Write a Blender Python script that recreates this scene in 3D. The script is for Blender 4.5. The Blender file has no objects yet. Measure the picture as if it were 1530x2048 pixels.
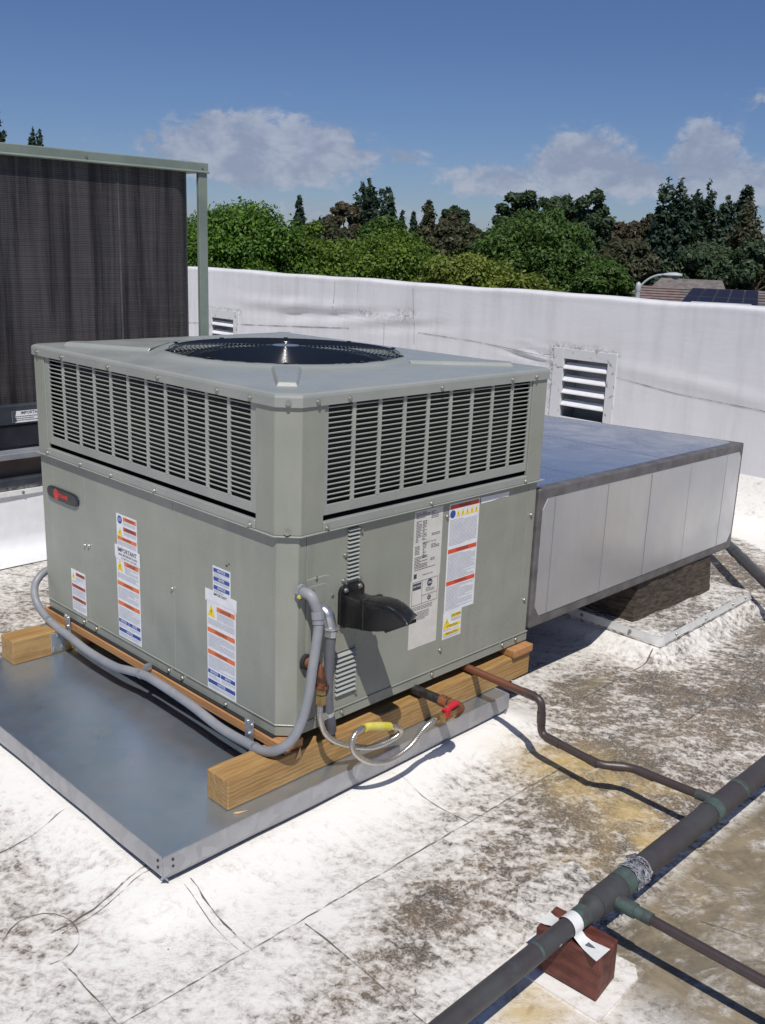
import bpy, bmesh, math, random
import numpy as np
from mathutils import Vector, Matrix
random.seed(7)
SC = bpy.context.scene
COL = SC.collection
R = math.radians

# ------------------------------------------------------------------ camera
cam = bpy.data.cameras.new('camera'); camo = bpy.data.objects.new('camera', cam); COL.objects.link(camo)
rt = Vector((0.70457698, -0.70874325, 0.0354159)); up = Vector((0.16372931, 0.21092259, 0.96369309)); fw = Vector((0.69048099, 0.67319734, -0.26465325))
camo.matrix_world = Matrix(((rt.x, up.x, -fw.x, -1.6676), (rt.y, up.y, -fw.y, -1.9962), (rt.z, up.z, -fw.z, 1.4306), (0, 0, 0, 1)))
cam.sensor_fit = 'HORIZONTAL'; cam.sensor_width = 36; cam.lens = 1945.05 / 1530 * 36
cam.clip_start = 0.05; cam.clip_end = 3000
SC.camera = camo

# ------------------------------------------------------------------ sun + sky
SUN = Vector((-0.42, -0.48, 1.0)).normalized()
sl = bpy.data.lights.new('sun', 'SUN'); so = bpy.data.objects.new('sun', sl); COL.objects.link(so)
sl.energy = 4.0; sl.angle = R(0.53); sl.color = (1.0, 0.965, 0.91)
so.rotation_euler = (-SUN).to_track_quat('-Z', 'Y').to_euler()
W = bpy.data.worlds.new('World'); SC.world = W; W.use_nodes = True
SC.view_settings.view_transform = 'Standard'; SC.view_settings.look = 'None'
SC.view_settings.exposure = 0.0; SC.view_settings.gamma = 1.0; SC.view_settings.use_curve_mapping = False


class NT:
    """tiny node-tree writer"""
    def __init__(s, tree):
        s.t = tree; s.n = tree.nodes; s.l = tree.links; s.n.clear()
    def new(s, ty, **kw):
        nd = s.n.new(ty)
        for k, v in kw.items():
            setattr(nd, k, v)
        return nd
    def put(s, sock, v):
        if hasattr(v, 'is_linked') or isinstance(v, bpy.types.NodeSocket):
            s.l.new(v, sock)
        elif v is not None:
            if hasattr(sock.default_value, '__len__') and not hasattr(v, '__len__'):
                v = [v] * len(sock.default_value)
            if hasattr(v, '__len__') and len(v) == 3 and len(sock.default_value) == 4:
                v = (*v, 1)
            sock.default_value = v
    def math(s, op, a, b=None, c=None, clamp=False):
        nd = s.new('ShaderNodeMath', operation=op, use_clamp=clamp)
        s.put(nd.inputs[0], a)
        if b is not None: s.put(nd.inputs[1], b)
        if c is not None: s.put(nd.inputs[2], c)
        return nd.outputs[0]
    def noise(s, vec, scale, detail=4, rough=.55, dist=0.0, lac=2.0):
        nd = s.new('ShaderNodeTexNoise'); s.put(nd.inputs['Vector'], vec)
        nd.inputs['Scale'].default_value = scale; nd.inputs['Detail'].default_value = detail
        nd.inputs['Roughness'].default_value = rough; nd.inputs['Distortion'].default_value = dist
        nd.inputs['Lacunarity'].default_value = lac
        return nd.outputs['Fac']
    def ramp(s, fac, lo, hi, a=0.0, b=1.0):
        nd = s.new('ShaderNodeMapRange', interpolation_type='SMOOTHSTEP')
        s.put(nd.inputs['Value'], fac); s.put(nd.inputs['From Min'], lo); s.put(nd.inputs['From Max'], hi)
        s.put(nd.inputs['To Min'], a); s.put(nd.inputs['To Max'], b)
        return nd.outputs[0]
    def mix(s, fac, a, b, mode='MIX'):
        nd = s.new('ShaderNodeMix', data_type='RGBA', blend_type=mode)
        s.put(nd.inputs[0], fac); s.put(nd.inputs[6], a); s.put(nd.inputs[7], b)
        return nd.outputs[2]
    def coord(s, kind='Object'):
        return s.new('ShaderNodeTexCoord').outputs[kind]
    def mapping(s, vec, scale=(1, 1, 1), rot=(0, 0, 0), loc=(0, 0, 0)):
        nd = s.new('ShaderNodeMapping'); s.put(nd.inputs['Vector'], vec)
        nd.inputs['Scale'].default_value = scale; nd.inputs['Rotation'].default_value = rot; nd.inputs['Location'].default_value = loc
        return nd.outputs[0]
    def strokes(s, vec, ang, stretch, scale, detail, rough, dist=0.0):
        a = s.mapping(vec, rot=(0, 0, R(-ang)))
        return s.noise(s.mapping(a, scale=(1, stretch, 1)), scale, detail, rough, dist)
    def bump(s, h, strength=.3, dist=.01):
        nd = s.new('ShaderNodeBump'); s.put(nd.inputs['Height'], h)
        nd.inputs['Strength'].default_value = strength; nd.inputs['Distance'].default_value = dist
        return nd.outputs[0]
    def pbr(s, base, rough=.5, metal=0.0, normal=None, spec=None, extra=None):
        p = s.new('ShaderNodeBsdfPrincipled'); o = s.new('ShaderNodeOutputMaterial')
        s.put(p.inputs['Base Color'], base); s.put(p.inputs['Roughness'], rough); s.put(p.inputs['Metallic'], metal)
        if normal is not None: s.l.new(normal, p.inputs['Normal'])
        if spec is not None: s.put(p.inputs['Specular IOR Level'], spec)
        s.l.new(p.outputs[0], o.inputs['Surface'])
        return p


# sky with cumulus banks
nt = NT(W.node_tree)
sky = nt.new('ShaderNodeTexSky', sky_type='NISHITA')
sky.sun_disc = False; sky.sun_elevation = math.asin(SUN.z); sky.sun_rotation = math.atan2(SUN.x, SUN.y)
sky.altitude = 300; sky.air_density = 1.0; sky.dust_density = 0.25; sky.ozone_density = 3.8
gen = nt.coord('Generated')
sep = nt.new('ShaderNodeSeparateXYZ'); nt.l.new(gen, sep.inputs[0])
az = nt.math('MULTIPLY', nt.math('ARCTAN2', sep.outputs[1], sep.outputs[0]), 57.2958)
el = nt.math('MULTIPLY', nt.math('ARCSINE', sep.outputs[2]), 57.2958)
CLOUDS = [(51.8, 4.7, 5.2, 1.7, 1.15), (53.6, 5.6, 2.4, 1.0, 1.0), (47.5, 4.5, 2.6, 1.1, .7), (57.6, 5.1, .35, .25, .9), (43.4, 4.7, 1.5, .5, .45),
          (38.6, 3.6, 3.4, .95, .62), (34.0, 4.4, 2.5, 1.7, 1.15), (31.0, 3.8, 2.4, 1.1, .75), (27.6, 4.6, 1.7, 2.0, 1.15), (25.0, 3.8, 3.0, 1.2, .9),
          (25.2, 7.9, 1.8, .6, .4), (50.4, 7.6, 1.1, .35, .22), (60.8, 5.3, .9, .9, .22), (46, 1.6, 14, 1.0, .35),
          (75, 4.5, 4, 1.3, .8), (83, 5.2, 3, 1.2, .8), (12, 4.6, 5, 1.3, .9), (3, 5.0, 3, 1.5, .8), (100, 4, 6, 1.0, .7), (-12, 4, 6, 1.2, .7)]
tot = None
for (a, e, wa, we, k) in CLOUDS:
    dx = nt.math('DIVIDE', nt.math('SUBTRACT', az, a), wa)
    de = nt.math('DIVIDE', nt.math('SUBTRACT', el, e), we)
    g = nt.math('MULTIPLY', nt.math('EXPONENT', nt.math('MULTIPLY', nt.math('ADD', nt.math('MULTIPLY', dx, dx), nt.math('MULTIPLY', de, de)), -1.0)), k)
    tot = g if tot is None else nt.math('MAXIMUM', tot, g)
comb = nt.new('ShaderNodeCombineXYZ')
nt.l.new(nt.math('MULTIPLY', az, 1.0), comb.inputs[0]); nt.l.new(nt.math('MULTIPLY', el, 1.5), comb.inputs[1])
n1 = nt.noise(comb.outputs[0], .75, 9, .62, .25)
n2 = nt.noise(comb.outputs[0], .35, 6, .6, .4)
dens = nt.math('ADD', tot, nt.math('MULTIPLY', nt.math('SUBTRACT', n1, .5), 1.35))
mask = nt.math('MULTIPLY', nt.ramp(dens, .16, .50), nt.ramp(tot, .06, .30))
mask = nt.math('MULTIPLY', mask, .80)
ccol = nt.mix(nt.ramp(nt.math('ADD', n2, nt.math('MULTIPLY', nt.math('SUBTRACT', n1, .5), .6)), .35, .7), (3.9, 4.5, 6.0), (6.0, 6.5, 7.8))
skyc = nt.mix(1.0, sky.outputs[0], (.62, .70, .94), 'MULTIPLY')
col = nt.mix(mask, skyc, ccol)
bg = nt.new('ShaderNodeBackground'); nt.put(bg.inputs[0], col); bg.inputs[1].default_value = 0.070
wo = nt.new('ShaderNodeOutputWorld'); nt.l.new(bg.outputs[0], wo.inputs[0])


# ------------------------------------------------------------------ object helpers
def link(name, data, parent=None, loc=None):
    o = bpy.data.objects.new(name, data); COL.objects.link(o)
    if parent is not None: o.parent = parent
    if loc is not None: o.location = loc
    return o

def tag(o, label=None, cat=None, group=None, kind=None):
    if label: o['label'] = label
    if cat: o['category'] = cat
    if group: o['group'] = group
    if kind: o['kind'] = kind
    return o

def thing(name, label, cat, loc=(0, 0, 0), group=None):
    """an Empty at the thing's base; parts are built in world coordinates and kept in place"""
    o = link(name, None); o.location = loc
    return tag(o, label, cat, group)

class MB:
    def __init__(s): s.v = []; s.f = []; s.m = []; s.sm = []
    def add(s, vs, fs, mi=0, smooth=False):
        b = len(s.v); s.v += [tuple(p) for p in vs]
        for f in fs: s.f.append(tuple(b + i for i in f)); s.m.append(mi); s.sm.append(smooth)
        return s
    def box(s, lo, hi, mi=0, rot=None, c=None):
        x0, y0, z0 = lo; x1, y1, z1 = hi
        vs = [Vector(p) for p in [(x0, y0, z0), (x1, y0, z0), (x1, y1, z0), (x0, y1, z0), (x0, y0, z1), (x1, y0, z1), (x1, y1, z1), (x0, y1, z1)]]
        if rot is not None:
            c = Vector(c) if c is not None else (Vector(lo) + Vector(hi)) / 2
            vs = [c + rot @ (p - c) for p in vs]
        return s.add(vs, [(0, 3, 2, 1), (4, 5, 6, 7), (0, 1, 5, 4), (1, 2, 6, 5), (2, 3, 7, 6), (3, 0, 4, 7)], mi)
    def prism(s, poly, z0, z1, mi=0):
        n = len(poly)
        vs = [(x, y, z0) for x, y in poly] + [(x, y, z1) for x, y in poly]
        return s.add(vs, [tuple(range(n))[::-1], tuple(range(n, 2 * n))] + [(i, (i + 1) % n, n + (i + 1) % n, n + i) for i in range(n)], mi)
    def profile_y(s, prof, y0, y1, mi=0):
        """closed (x,z) profile extruded along y"""
        n = len(prof)
        vs = [(x, y0, z) for x, z in prof] + [(x, y1, z) for x, z in prof]
        return s.add(vs, [tuple(range(n)), tuple(range(n, 2 * n))[::-1]] + [(i, n + i, n + (i + 1) % n, (i + 1) % n) for i in range(n)], mi)
    def profile_x(s, prof, x0, x1, mi=0):
        n = len(prof)
        vs = [(x0, y, z) for y, z in prof] + [(x1, y, z) for y, z in prof]
        return s.add(vs, [tuple(range(n)), tuple(range(n, 2 * n))[::-1]] + [(i, n + i, n + (i + 1) % n, (i + 1) % n) for i in range(n)], mi)
    def tube(s, pts, r, seg=12, mi=0, caps=True, smooth=True, closed=False, twist=None):
        pts = [Vector(p) for p in pts]; n = len(pts)
        rr = r if hasattr(r, '__len__') else [r] * n
        tan = []
        for i in range(n):
            a = pts[(i - 1) % n] if closed else pts[max(i - 1, 0)]
            b = pts[(i + 1) % n] if closed else pts[min(i + 1, n - 1)]
            t = (b - a); tan.append(t.normalized() if t.length > 1e-9 else Vector((0, 0, 1)))
        nrm = tan[0].orthogonal().normalized(); rings = []; vs = []
        for i in range(n):
            if i:
                q = tan[i - 1].rotation_difference(tan[i]); nrm = (q @ nrm)
                nrm = (nrm - tan[i] * nrm.dot(tan[i])).normalized()
            bn = tan[i].cross(nrm)
            for k in range(seg):
                a = 2 * math.pi * k / seg
                vs.append(pts[i] + (nrm * math.cos(a) + bn * math.sin(a)) * rr[i])
        fs = []
        for i in range(n if closed else n - 1):
            j = (i + 1) % n
            for k in range(seg):
                fs.append((i * seg + k, i * seg + (k + 1) % seg, j * seg + (k + 1) % seg, j * seg + k))
        s.add(vs, fs, mi, smooth)
        if caps and not closed:
            s.add(vs[:seg], [tuple(range(seg))[::-1]], mi); s.add(vs[-seg:], [tuple(range(seg))], mi)
        return s
    def build(s, name, mats, parent=None, bevel=0.0, seg=1, autosmooth=False):
        me = bpy.data.meshes.new(name); me.from_pydata(s.v, [], s.f)
        if not isinstance(mats, (list, tuple)): mats = [mats]
        for m in mats: me.materials.append(m)
        me.polygons.foreach_set('material_index', s.m); me.polygons.foreach_set('use_smooth', s.sm)
        if bevel:
            bm = bmesh.new(); bm.from_mesh(me); bmesh.ops.remove_doubles(bm, verts=bm.verts, dist=1e-6)
            es = [e for e in bm.edges if len(e.link_faces) == 2 and e.calc_face_angle(0) > R(25)]
            bmesh.ops.bevel(bm, geom=es, offset=bevel, segments=seg, affect='EDGES', profile=.5)
            bmesh.ops.recalc_face_normals(bm, faces=bm.faces)
            bm.to_mesh(me); bm.free()
        me.update()
        o = link(name, me, parent)
        if parent is not None:
            # parts are modelled in world coordinates
            off = Vector((0, 0, 0)); p = parent
            while p is not None: off += Vector(p.location); p = p.parent
            o.location = -off
        return o

def smooth_path(pts, n=8, closed=False):
    P = [Vector(p) for p in pts]; out = []
    N = len(P)
    for i in range(N if closed else N - 1):
        p0 = P[(i - 1) % N] if (closed or i > 0) else P[0] * 2 - P[1]
        p1 = P[i]; p2 = P[(i + 1) % N]
        p3 = P[(i + 2) % N] if (closed or i + 2 < N) else P[-1] * 2 - P[-2]
        for k in range(n):
            t = k / n
            out.append(.5 * ((2 * p1) + (p2 - p0) * t + (2 * p0 - 5 * p1 + 4 * p2 - p3) * t * t + (3 * p1 - p0 - 3 * p2 + p3) * t ** 3))
    if not closed: out.append(P[-1])
    return out

def resample(pts, step):
    L = [0]
    for a, b in zip(pts, pts[1:]): L.append(L[-1] + (b - a).length)
    n = max(2, int(L[-1] / step)); out = []; j = 0
    for i in range(n + 1):
        d = L[-1] * i / n
        while j < len(L) - 2 and L[j + 1] < d: j += 1
        t = (d - L[j]) / max(1e-9, L[j + 1] - L[j]); out.append(pts[j].lerp(pts[j + 1], min(1, max(0, t))))
    return out

def round_poly(pts, r, n=4):
    """round the corners of a polyline of 3-D points with fillets"""
    P = [Vector(p) for p in pts]; out = [P[0]]
    for i in range(1, len(P) - 1):
        a, b, c = P[i - 1], P[i], P[i + 1]
        d1 = (a - b).normalized(); d2 = (c - b).normalized()
        k = min(r, (a - b).length * .49, (c - b).length * .49)
        s, e = b + d1 * k, b + d2 * k
        for j in range(n + 1):
            t = j / n; out.append((1 - t) ** 2 * s + 2 * t * (1 - t) * b + t * t * e)
    out.append(P[-1]); return out


# ------------------------------------------------------------------ materials
def M(name):
    m = bpy.data.materials.new(name); m.use_nodes = True
    return m, NT(m.node_tree)

def plain(name, c, rough=.5, metal=0.0, spec=None):
    m, n = M(name); n.pbr(c, rough, metal, spec=spec); return m

def noisy(name, c1, c2, scale=8, rough=(.4, .6), metal=0.0, bump=0.0, bscale=60, stretch=(1, 1, 1), lo=.35, hi=.65, detail=5, dist=0.0, spec=None):
    m, n = M(name); co = n.coord(); mp = n.mapping(co, scale=stretch)
    f = n.ramp(n.noise(mp, scale, detail, .6, dist), lo, hi)
    nor = None
    if bump: nor = n.bump(n.noise(mp, bscale, 4, .6), bump, .004)
    n.pbr(n.mix(f, c1, c2), n.ramp(n.noise(co, scale * 1.7, 4), .3, .7, rough[0], rough[1]), metal, nor, spec)
    return m

# painted cabinet steel: faint orange-peel and slight oil-canning, dust
m, n = M('cabinet_paint'); co = n.coord()
f = n.ramp(n.noise(co, 2.2, 4, .6), .3, .7); f2 = n.ramp(n.noise(n.mapping(co, scale=(1, 1, .25)), 14, 5, .6), .45, .75)
stk = n.ramp(n.noise(n.mapping(co, scale=(1, 1, .06)), 22, 5, .65), .56, .74)
base = n.mix(n.math('MULTIPLY', f2, .40), n.mix(f, (.262, .272, .230), (.292, .300, .252)), (.35, .345, .30))
base = n.mix(n.math('MULTIPLY', stk, .30), base, (.20, .20, .165))
scf = n.ramp(n.noise(n.mapping(co, scale=(1, 1, .5)), 30, 6, .75, 1.0), .68, .76)
base = n.mix(n.math('MULTIPLY', scf, .22), base, (.42, .41, .36))
hgt = n.math('ADD', n.math('MULTIPLY', n.noise(co, 3.0, 2, .5), 1.0), n.math('MULTIPLY', n.noise(co, 260, 2, .5), .012))
n.pbr(base, n.ramp(n.noise(co, 6, 4), .3, .7, .24, .38), 0, n.bump(hgt, .5, .03), .5)
M_PAINT = m
M_PAINT2 = noisy('cover_paint', (.285, .30, .275), (.32, .33, .30), 5, (.24, .36), bump=.05, bscale=200)
M_LOUVER = noisy('louver_paint', (.33, .345, .31), (.38, .39, .35), 9, (.35, .45))
M_RAILGREEN = noisy('aged_green_paint', (.16, .20, .17), (.21, .25, .215), 4, (.4, .6), bump=.1)
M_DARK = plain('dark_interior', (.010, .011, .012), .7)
M_BLACKPL = noisy('black_plastic', (.010, .010, .011), (.020, .020, .020), 9, (.22, .36), bump=.06, bscale=150)
M_WIRE = plain('black_wire_coating', (.012, .014, .018), .13)
M_SCREW = plain('zinc_screw', (.42, .42, .38), .35, .8)
M_BLACK = plain('black_rubber', (.02, .02, .021), .8)
M_PAPER = noisy('label_paper', (.72, .73, .75), (.80, .80, .81), 30, (.35, .45))
M_PAPER2 = noisy('nameplate_paper', (.60, .58, .53), (.66, .64, .59), 20, (.45, .55))
M_ORANGE = plain('label_orange', (.75, .17, .045), .45); M_REDOR = plain('label_red_orange', (.68, .085, .035), .45); M_BROWNRED = plain('label_dark_red', (.42, .07, .04), .45)
M_BLUE = plain('label_blue', (.035, .075, .32), .45); M_YEL = plain('label_yellow', (.85, .62, .02), .45)
M_INK = plain('label_ink', (.06, .06, .075), .5); M_GREYINK = plain('label_grey_print', (.36, .37, .42), .5)
M_RED = plain('badge_red', (.75, .035, .02), .4); M_WHITEINK = plain('white_print', (.8, .8, .8), .5)
M_BADGE = plain('badge_black', (.022, .025, .028), .35)

# galvanised sheet
def galv(name, c1, c2, rough=(.28, .45), metal=.9, scale=22, streak=(1, 1, 1)):
    m, n = M(name); co = n.coord()
    v = n.new('ShaderNodeTexVoronoi'); n.put(v.inputs['Vector'], n.mapping(co, scale=streak)); v.inputs['Scale'].default_value = scale
    sp = n.new('ShaderNodeSeparateColor'); n.l.new(v.outputs['Color'], sp.inputs[0])
    big = n.ramp(n.noise(co, 2.4, 5, .6, .6), .3, .72)
    wisp = n.ramp(n.noise(n.mapping(co, scale=(1, 3, 1), rot=(0, 0, .5)), 3.2, 7, .7, 1.6), .60, .82)
    c = n.mix(n.math('MULTIPLY', sp.outputs[0], .30), n.mix(big, c1, c2), (.62, .63, .65))
    c = n.mix(n.math('MULTIPLY', wisp, .35), c, (.66, .67, .69))
    rg = n.math('ADD', n.ramp(n.noise(co, 3.3, 6, .65, .8), .3, .7, rough[0], rough[1]), n.math('MULTIPLY', sp.outputs[1], .05))
    rg = n.math('ADD', rg, n.math('MULTIPLY', wisp, .12))
    n.pbr(c, rg, metal, n.bump(n.noise(co, 2.2, 3, .5), .22, .02))
    return m
M_PAN = galv('galvanised_sheet', (.42, .53, .67), (.50, .60, .71), (.26, .37), .86)  # blue of the sky reflection is tinted into the base colour
M_SKIRT = galv('galvanised_skirt', (.34, .34, .355), (.42, .42, .43), (.40, .58), .55, 30)
M_FOIL = galv('foil_insulation', (.62, .64, .67), (.72, .73, .75), (.30, .44), .88, 70, (1, 1, .08))
M_BRKT = galv('zinc_bracket', (.42, .44, .46), (.52, .53, .54), (.35, .5), .8, 60)
M_TAPE = noisy('grey_duct_mastic', (.095, .088, .088), (.15, .142, .142), 12, (.45, .6), bump=.25, bscale=40)

def wood(name, c1, c2, axis='X'):
    m, n = M(name); co = n.coord()
    sc = {'X': (1.2, 14, 14), 'Y': (14, 1.2, 14)}[axis]
    mp = n.mapping(co, scale=sc)
    g = n.noise(mp, 3.5, 6, .65, .8); g2 = n.noise(mp, 11, 4, .6, .3)
    w = n.new('ShaderNodeTexWave', wave_type='RINGS', rings_direction=axis); n.put(w.inputs['Vector'], co)
    w.inputs['Scale'].default_value = 24; w.inputs['Distortion'].default_value = 2.2; w.inputs['Detail'].default_value = 3; w.inputs['Detail Scale'].default_value = 1.4
    f = n.math('ADD', n.math('MULTIPLY', g, .86), n.math('MULTIPLY', w.outputs['Fac'], .14))
    c = n.mix(n.ramp(f, .3, .75), c1, c2)
    c = n.mix(n.math('MULTIPLY', n.ramp(g2, .58, .75), .45), c, tuple(x * .55 for x in c1))
    n.pbr(c, .62, 0, n.bump(f, .5, .004))
    return m
M_BEAM = wood('treated_timber', (.30, .165, .055), (.46, .285, .11), 'X')
M_RAIL = wood('rough_timber', (.36, .17, .06), (.50, .26, .11), 'Y')
M_SPLINT = plain('fresh_wood', (.62, .36, .16), .7)
M_REDWOOD = noisy('red_stained_wood', (.085, .022, .015), (.16, .050, .035), 14, (.6, .8), bump=.5, bscale=50, stretch=(3, 1, 3))

M_CONDUIT = noisy('grey_conduit_jacket', (.225, .23, .25), (.27, .275, .29), 12, (.42, .55))
M_CONDUIT2 = noisy('dark_grey_conduit', (.11, .112, .125), (.14, .14, .155), 12, (.5, .6))
M_CAST = noisy('zinc_casting', (.50, .51, .52), (.62, .63, .63), 40, (.25, .4), metal=.85, bump=.2, bscale=120)
M_BRASS = noisy('brass', (.36, .25, .10), (.48, .36, .17), 40, (.3, .45), metal=.85, bump=.15)
M_RUST = noisy('rusty_iron', (.06, .028, .018), (.28, .095, .035), 40, (.6, .85), metal=.15, bump=.5, bscale=150)
M_BLACKIRON = noisy('black_iron', (.018, .017, .018), (.045, .04, .038), 40, (.45, .6), metal=.3, bump=.3)
M_FLEX = noisy('stainless_flex', (.46, .42, .36), (.55, .51, .46), 20, (.22, .34), metal=.8)
M_REDH = plain('red_vinyl_handle', (.50, .015, .03), .4)
M_YSTK = noisy('yellow_sticker', (.62, .52, .05), (.70, .62, .14), 20, (.4, .5))
M_COPPER = noisy('tarnished_copper', (.11, .055, .038), (.20, .095, .06), 14, (.35, .55), metal=.55, bump=.15)
m, n = M('copper_red_to_brown'); co = n.coord(); sp = n.new('ShaderNodeSeparateXYZ'); n.l.new(co, sp.inputs[0])
fy = n.ramp(n.math('ADD', sp.outputs[1], n.math('MULTIPLY', n.noise(co, 30, 4), .02)), -.30, -.10)
c = n.mix(n.noise(co, 40, 5, .6), (.060, .045, .043), (.10, .078, .074))
c = n.mix(fy, c, (.22, .085, .050))
c = n.mix(n.math('MULTIPLY', n.ramp(n.noise(co, 18, 5, .7), .60, .72), .5), c, (.14, .20, .18))
n.pbr(c, .42, .35); M_COPPER = m
m, n = M('weathered_copper_main'); co = n.coord()
c = n.mix(n.ramp(n.noise(co, 8, 6, .65), .35, .65), (.066, .056, .060), (.078, .080, .080))
c = n.mix(n.math('MULTIPLY', n.ramp(n.noise(co, 9, 6, .75), .58, .74), .5), c, (.09, .13, .12))
c = n.mix(n.ramp(n.noise(co, 34, 2, .4), .735, .75), c, (.62, .62, .58))
n.pbr(c, .5, .25, n.bump(n.noise(co, 90, 3), .15, .003)); M_MAIN = m
M_PATINA = noisy('green_patina', (.060, .062, .062), (.075, .125, .108), 26, (.55, .75), metal=.1, bump=.3, bscale=90, detail=7)
M_CORD = noisy('grey_fibre_wrap', (.12, .12, .14), (.42, .42, .46), 60, (.8, .9), bump=.8, bscale=120, lo=.42, hi=.58)
M_STRAP = noisy('white_painted_strap', (.66, .66, .64), (.75, .75, .73), 20, (.45, .6))
M_COIL = None
m, n = M('condenser_fins'); co = n.coord()
st = n.noise(n.mapping(co, scale=(9, 9, .35)), 1.6, 6, .7, .4); st2 = n.noise(n.mapping(co, scale=(40, 40, 1.2)), 1.5, 4, .6)
hz = n.noise(n.mapping(co, scale=(1.2, 1.2, 130)), 1.5, 2, .5)
c = n.mix(n.ramp(st, .38, .66), (.034, .030, .030), (.135, .120, .115))
c = n.mix(n.math('MULTIPLY', n.ramp(st2, .5, .72), .5), c, (.12, .115, .12))
wv = n.new('ShaderNodeTexWave', wave_type='BANDS', bands_direction='Z'); n.put(wv.inputs['Vector'], co); wv.inputs['Scale'].default_value = 34; wv.inputs['Distortion'].default_value = .3
c = n.mix(n.math('MULTIPLY', n.math('MULTIPLY', wv.outputs['Fac'], n.ramp(hz, .3, .7, .4, 1.0)), .62), c, (.006, .006, .007))
c = n.mix(n.ramp(n.noise(n.mapping(co, scale=(14, 14, .12)), 1.0, 2, .4), .70, .73), c, (.13, .13, .14))
n.pbr(c, .5, .5, n.bump(wv.outputs['Fac'], .3, .003)); M_COIL = m
M_STEEL = noisy('dark_blue_steel', (.055, .065, .08), (.10, .115, .13), 5, (.35, .5), metal=.5)
M_STEEL2 = noisy('dark_steel_channel', (.022, .024, .032), (.04, .042, .05), 5, (.4, .5), metal=.4)
M_SHINGLE = noisy('grey_shingle', (.12, .105, .10), (.20, .175, .16), 2.5, (.8, .95), bump=.4, bscale=9)
M_SHINGLE2 = noisy('reddish_shingle', (.17, .12, .11), (.22, .16, .145), 3, (.8, .95), bump=.4, bscale=9)
M_SOLAR = plain('solar_cell', (.018, .018, .032), .30); M_SOLARF = plain('solar_frame', (.10, .10, .12), .4, .5)
M_STUCCO = noisy('stucco', (.42, .38, .32), (.48, .44, .38), 3, (.85, .95))
M_LAMP = noisy('grey_lamp_metal', (.40, .43, .45), (.46, .48, .50), 3, (.4, .5))
M_GLASS = plain('window_glass', (.02, .03, .04), .08)

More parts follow.
